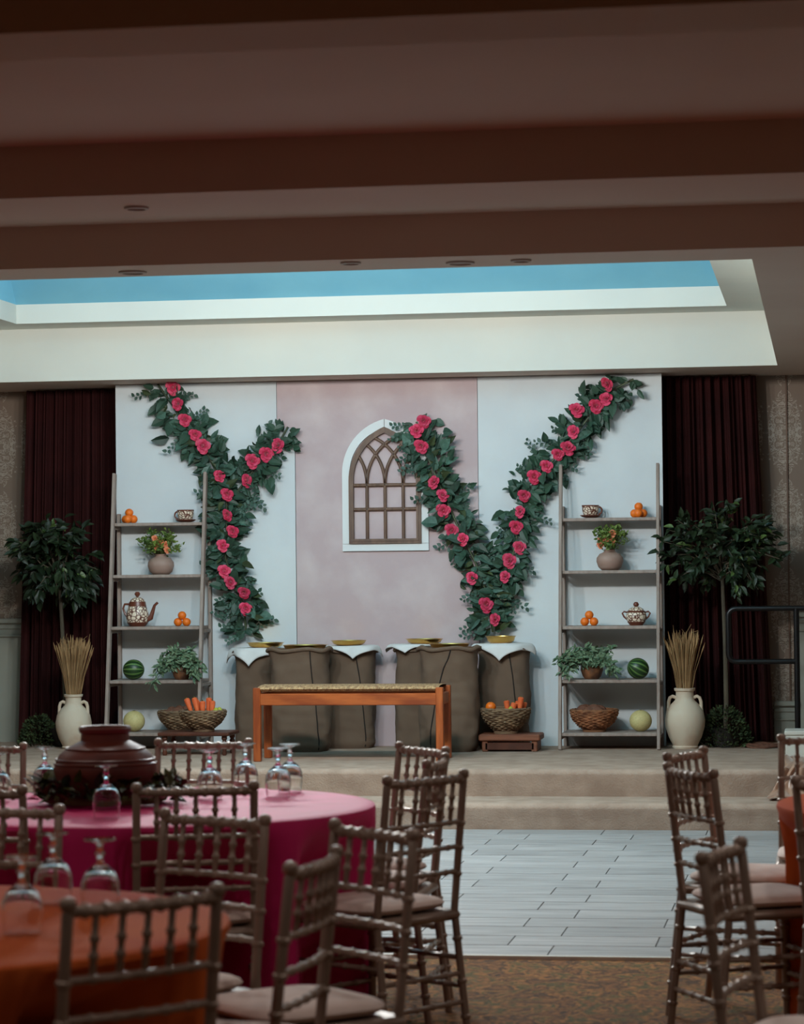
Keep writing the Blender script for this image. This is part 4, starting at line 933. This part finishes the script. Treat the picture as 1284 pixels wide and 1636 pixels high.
# ------------------------------------------------------------------ chiavari chairs
def knuckled(p0, p1, r, knots, bulge=1.35, bend=None):
    p0, p1 = Vector(p0), Vector(p1); L = (p1 - p0).length; ts = {0.0, 1.0}
    for k in knots: ts |= {max(0, k - 0.008 / L), max(0, k - 0.004 / L), min(1, k + 0.004 / L), min(1, k + 0.008 / L)}
    if bend: ts |= {i / 10 for i in range(11)}
    ts = sorted(ts); pts, rad = [], []
    for t_ in ts:
        p = p0.lerp(p1, t_)
        if bend: p += Vector(bend) * math.sin(math.pi * t_)
        pts.append(p); rad.append(r * bulge if any(abs(t_ - k) < 0.0055 / L for k in knots) else r)
    return pts, rad
def make_chair():
    t = thing('chiavari_chair', (0, 0, 0), 'x', 'chair')
    for s in (-1, 1):
        low = knuckled((s * 0.190, -0.235, 0), (s * 0.180, -0.185, 0.45), 0.0125, (0.25, 0.5, 0.8)); hi = knuckled((s * 0.180, -0.185, 0.45), (s * 0.178, -0.232, 0.868), 0.0125, (0.28, 0.48, 0.67))
        pts = low[0] + hi[0][1:]; rad = low[1] + hi[1][1:]
        e = Vector((s * 0.178, -0.232, 0.868)); pts += [e + Vector((0, -.001, .004)), e + Vector((0, -.001, .010)), e + Vector((0, -.002, .024)), e + Vector((0, -.002, .031)), e + Vector((0, -.002, .034))]; rad += [0.0105, 0.0165, 0.0175, 0.013, 0.006]
        MB().tube(pts, rad, 10).build('rear_leg', 'chair', t)
        p, r_ = knuckled((s * 0.192, 0.195, 0), (s * 0.182, 0.178, 0.43), 0.0135, (0.25, 0.5, 0.8)); MB().tube(p, r_, 10).build('front_leg', 'chair', t)
    def railat(z, r_, kn, bend): 
        y_ = -0.185 - (z - 0.45) / 0.418 * 0.047; p, q = knuckled((-0.177, y_, z), (0.177, y_, z), r_, kn, 1.3, (0, bend, 0)); MB().tube(p, q, 8).build('back_rail', 'chair', t)
    railat(0.872, 0.0125, (0.1, 0.22, 0.34, 0.46, 0.58, 0.70, 0.82, 0.92), -0.018)
    railat(0.735, 0.0085, (0.17, 0.33, 0.5, 0.67, 0.83), -0.016); railat(0.655, 0.0085, (0.17, 0.33, 0.5, 0.67, 0.83), -0.014); railat(0.575, 0.0085, (0.17, 0.33, 0.5, 0.67, 0.83), -0.012)
    for k in range(5):
        f_ = (k + 1) / 6; x = -0.177 + 0.354 * f_; b_ = math.sin(math.pi * f_)
        p, q = knuckled((x, -0.217 - 0.016 * b_, 0.735), (x, -0.2325 - 0.018 * b_, 0.865), 0.0075, (0.35, 0.62), 1.45); MB().tube(p, q, 7).build('spindle', 'chair', t)
        p, q = knuckled((x, -0.208 - 0.014 * b_, 0.655), (x, -0.217 - 0.016 * b_, 0.735), 0.0065, (0.5,), 1.4)
    MB().box((0, -0.003, 0.435), (0.40, 0.40, 0.032), ch=0.012).build('seat_frame', 'chair', t)
    cu = MB()
    def pil(u, v):
        g = 2 * math.pi * u; ce, se = math.cos(g), math.sin(g); sx, sy = math.copysign(abs(ce) ** .45, ce), math.copysign(abs(se) ** .45, se)
        a = math.pi * (v - 0.5); rr = max(0.0001, math.cos(a)) ** 0.5; return (sx * rr * 0.193, sy * rr * 0.188 + 0.005, 0.474 + 0.026 * math.sin(a))
    cu.grid(36, 11, pil, closeu=True); cu.build('cushion', 'cushion', t)
    for z in (0.16, 0.25):
        f_ = z / 0.44; xr_ = 0.190 - 0.01 * f_
        p, q = knuckled((-xr_, -0.235 + 0.05 * f_, z), (xr_, -0.235 + 0.05 * f_, z), 0.0085, (0.2, 0.4, 0.6, 0.8)); MB().tube(p, q, 7).build('stretcher', 'chair', t)
        p, q = knuckled((-xr_, 0.195 - .017 * f_, z + .03), (xr_, 0.195 - .017 * f_, z + .03), 0.0085, (0.2, 0.4, 0.6, 0.8)); MB().tube(p, q, 7).build('stretcher', 'chair', t)
        for s in (-1, 1):
            p, q = knuckled((s * xr_, -0.235 + 0.05 * f_, z + .05), (s * xr_, 0.195 - 0.017 * f_, z + .05), 0.0085, (0.2, 0.4, 0.6, 0.8)); MB().tube(p, q, 7).build('stretcher', 'chair', t)
    return t
CHAIRS = []
proto = [None]
def chair(mid, ang, label):
    """mid: middle of the back's top (x, y); ang: heading the chair faces, degrees from +X"""
    a = math.radians(ang); f_ = Vector((math.cos(a), math.sin(a), 0)); loc = Vector((mid[0], mid[1], 0)) + f_ * 0.234; rz = a - math.pi / 2
    if proto[0] is None:
        proto[0] = make_chair(); o = proto[0]; o.location = loc; o.rotation_euler = (0, 0, rz); o['label'] = label; o['group'] = 'chiavari chairs'
    else: o = dup(proto[0], loc, rz, label, 'chiavari chairs')
    CHAIRS.append((loc, f_)); return o
K = 'champagne chiavari chair '
chair((-2.375, 10.125), 270, K + 'on the stage side of the magenta table, facing the terracotta pot')
chair((-3.195, 9.87), 275, K + 'on the stage side of the magenta table, before the amphora wheat')
chair((-1.90, 7.99), 106, K + 'tucked under the magenta table, seen from behind, behind another chair')
chair((-1.615, 7.005), 241, K + 'at the orange table facing it, back to back with the magenta table')
chair((-2.58, 7.86), 88, K + 'with its back rail across the magenta cloth, turned to the terracotta pot')
chair((-2.275, 7.23), 262, K + 'at the far edge of the orange table behind the upturned goblets')
chair((-1.355, 5.25), 138, K + 'pushed up to the orange table with its back to the room')
chair((-1.145, 5.96), 174, K + 'turned side-on between the orange table and the tile floor')
chair((-1.13, 6.67), 223, K + 'facing the orange table with ivory cushion, beside the side-on chair')
chair((-1.25, 8.385), 146, K + 'nearest the orange table among those along the magenta table edge')
chair((-1.47, 9.77), 217, K + 'at the magenta table corner nearest the bench leg')
chair((-1.325, 9.125), 178, K + 'between two others beside the magenta table, seen edge-on')
chair((-0.44, 8.70), 27, K + 'beside the smaller orange table, nearer the carpet, with ivory cushion')
chair((-0.495, 9.49), -18, K + 'beside the smaller orange table, nearer the stage steps')
chair((-0.245, 6.22), -12, K + 'standing alone on the carpet with glossy dark post beside the tile floor')
chair((0.0, 10.37), 270, K + 'on the stage side of the orange table before the satin cloth')
chair((0.03, 8.15), 47, K + 'on the carpet side of the smaller orange table, post against its cloth')
def seats_of(c, r):
    out = []
    for loc, f_ in CHAIRS:
        v = Vector((loc.x - c[0], loc.y - c[1]))
        tip = loc + f_ * 0.21; dd = math.hypot(tip.x - c[0], tip.y - c[1])
        if v.length < r + 0.35 and dd < r + 0.06: out.append((math.atan2(v.y, v.x), max(0.0, r + 0.07 - dd)))
    return out
TM, TO, TR = (-2.25, 8.77), (-2.07, 5.74), (0.59, 8.98)
table(TM, 0.76, 'round banquet table under the magenta cloth', 'magenta cloth on the round table with the terracotta pot', 'magenta', seats_of(TM, .76), 'm', 61)
table(TO, 0.76, 'round banquet table under the orange cloth with three goblets', 'burnt orange cloth on the round table with three upturned goblets', 'orangec', seats_of(TO, .76), 'o', 62)
table(TR, 0.76, 'round banquet table under the orange cloth beside the stage steps', 'burnt orange cloth on the bare round table near the stage steps', 'orangec', seats_of(TR, .76), 'o', 63, 14)
# ------------------------------------------------------------------ terracotta pot in its wreath
ZTB = 0.764
cp = PY(168, 1200, 8.82); pc = Vector((cp.x, 8.82, ZTB))
t = thing('terracotta_pot', pc, 'large brown terracotta pot with banded shoulder on the magenta table', 'pot')
MB().lathe([(0, 0), (0.09, 0), (0.12, 0.02), (0.160, 0.07), (0.173, 0.11), (0.170, 0.135), (0.155, 0.165), (0.125, 0.19), (0.095, 0.205), (0.082, 0.212), (0.080, 0.235), (0.086, 0.24), (0.076, 0.25), (0.07, 0.21), (0, 0.2)], 48).build('body', 'terra', t)
MB().lathe([(0.078, 0.235), (0.086, 0.240), (0.089, 0.252), (0.083, 0.260), (0.074, 0.258), (0.07, 0.24)], 48).build('rim', 'terra', t)
for z_, r_ in ((0.150, 0.1655), (0.186, 0.132), (0.136, 0.1715)):
    MB().tube([(r_ * math.cos(g), r_ * math.sin(g), z_) for g in [2 * math.pi * q / 48 for q in range(48)]], 0.0035, 6, closed=True).build('incised_band', 'rim', t)
random.seed(71)
wt = thing('leaf_wreath', pc, 'wreath of olive green leaves around the foot of the terracotta pot', 'wreath')
MB().tube([(0.195 * math.cos(g), 0.195 * math.sin(g), 0.022) for g in [2 * math.pi * q / 40 for q in range(40)]], 0.016, 8, closed=True).build('ring', 'stemgreen', wt)
WL = MB().add(*leafgeo(1, 0.5, 0.2, 0.2)).mesh('leaf', 'wreath'); WL2 = MB().add(*leafgeo(1, 0.55, 0.2, 0.2)).mesh('leaf', 'ficus')
for i in range(230):
    a = 6.283 * i / 230 + U(-.05, .05); r_ = U(0.17, 0.25); p = Vector((r_ * math.cos(a), r_ * math.sin(a), U(0.015, 0.075)))
    inst('leaf', WL if R() < .6 else WL2, wt, p, orient((math.cos(a) * U(-.2, 1) + U(-.8, .8), math.sin(a) * U(-.2, 1) + U(-.8, .8), U(0.0, .9)), (U(-.5, .5), U(-.5, .5), 1)), U(0.045, 0.075))
# ------------------------------------------------------------------ upturned goblets
def gobletmesh():
    prof_o = [(0.040, 0.0), (0.0425, 0.02), (0.0450, 0.045), (0.0430, 0.068), (0.0340, 0.088), (0.0190, 0.102), (0.0085, 0.110), (0.0065, 0.118), (0.0085, 0.126), (0.0120, 0.132), (0.0085, 0.140), (0.0060, 0.148), (0.0085, 0.155), (0.0220, 0.160), (0.0360, 0.163), (0.0365, 0.166), (0.0, 0.1662)]
    prof_i = [(0, 0.099), (0.0160, 0.0985), (0.0320, 0.0855), (0.0410, 0.067), (0.0430, 0.045), (0.0405, 0.02), (0.0385, 0.0)]
    return MB().lathe(prof_i[::1] + prof_o, 32).mesh('goblet', 'glass')
GM = gobletmesh()
def goblet(px, py, Y, label, z=ZTB):
    p = PY(px, py, Y); o = inst('goblet', GM, None, (p.x, Y, z)); tag(o, label, 'goblet', 'upturned goblets'); return o
goblet(72, 1240, 9.18, 'upturned clear goblet behind the leaf wreath near the amphora side')
goblet(170, 1280, 8.30, 'upturned clear goblet before the terracotta pot on the magenta cloth')
goblet(335, 1250, 9.02, 'upturned clear goblet beside the wreath, seen through a chair back')
goblet(392, 1230, 9.38, 'upturned clear goblet next to the chair on the stage side of the magenta table')
goblet(444, 1240, 9.12, 'upturned goblet of a close pair on the magenta cloth, the one nearer the wreath')
goblet(463, 1235, 9.33, 'upturned goblet of a close pair on the magenta cloth, the one nearer the bench')
goblet(-3, 1240, 8.9, 'upturned clear goblet by the magenta table edge away from the aisle')
goblet(35, 1430, 5.60, 'upturned goblet on the orange cloth, closest to the tucked chair back')
goblet(85, 1400, 6.12, 'upturned goblet on the orange cloth, farthest towards the magenta table')
goblet(160, 1410, 5.98, 'upturned goblet on the orange cloth, closest to the aisle')
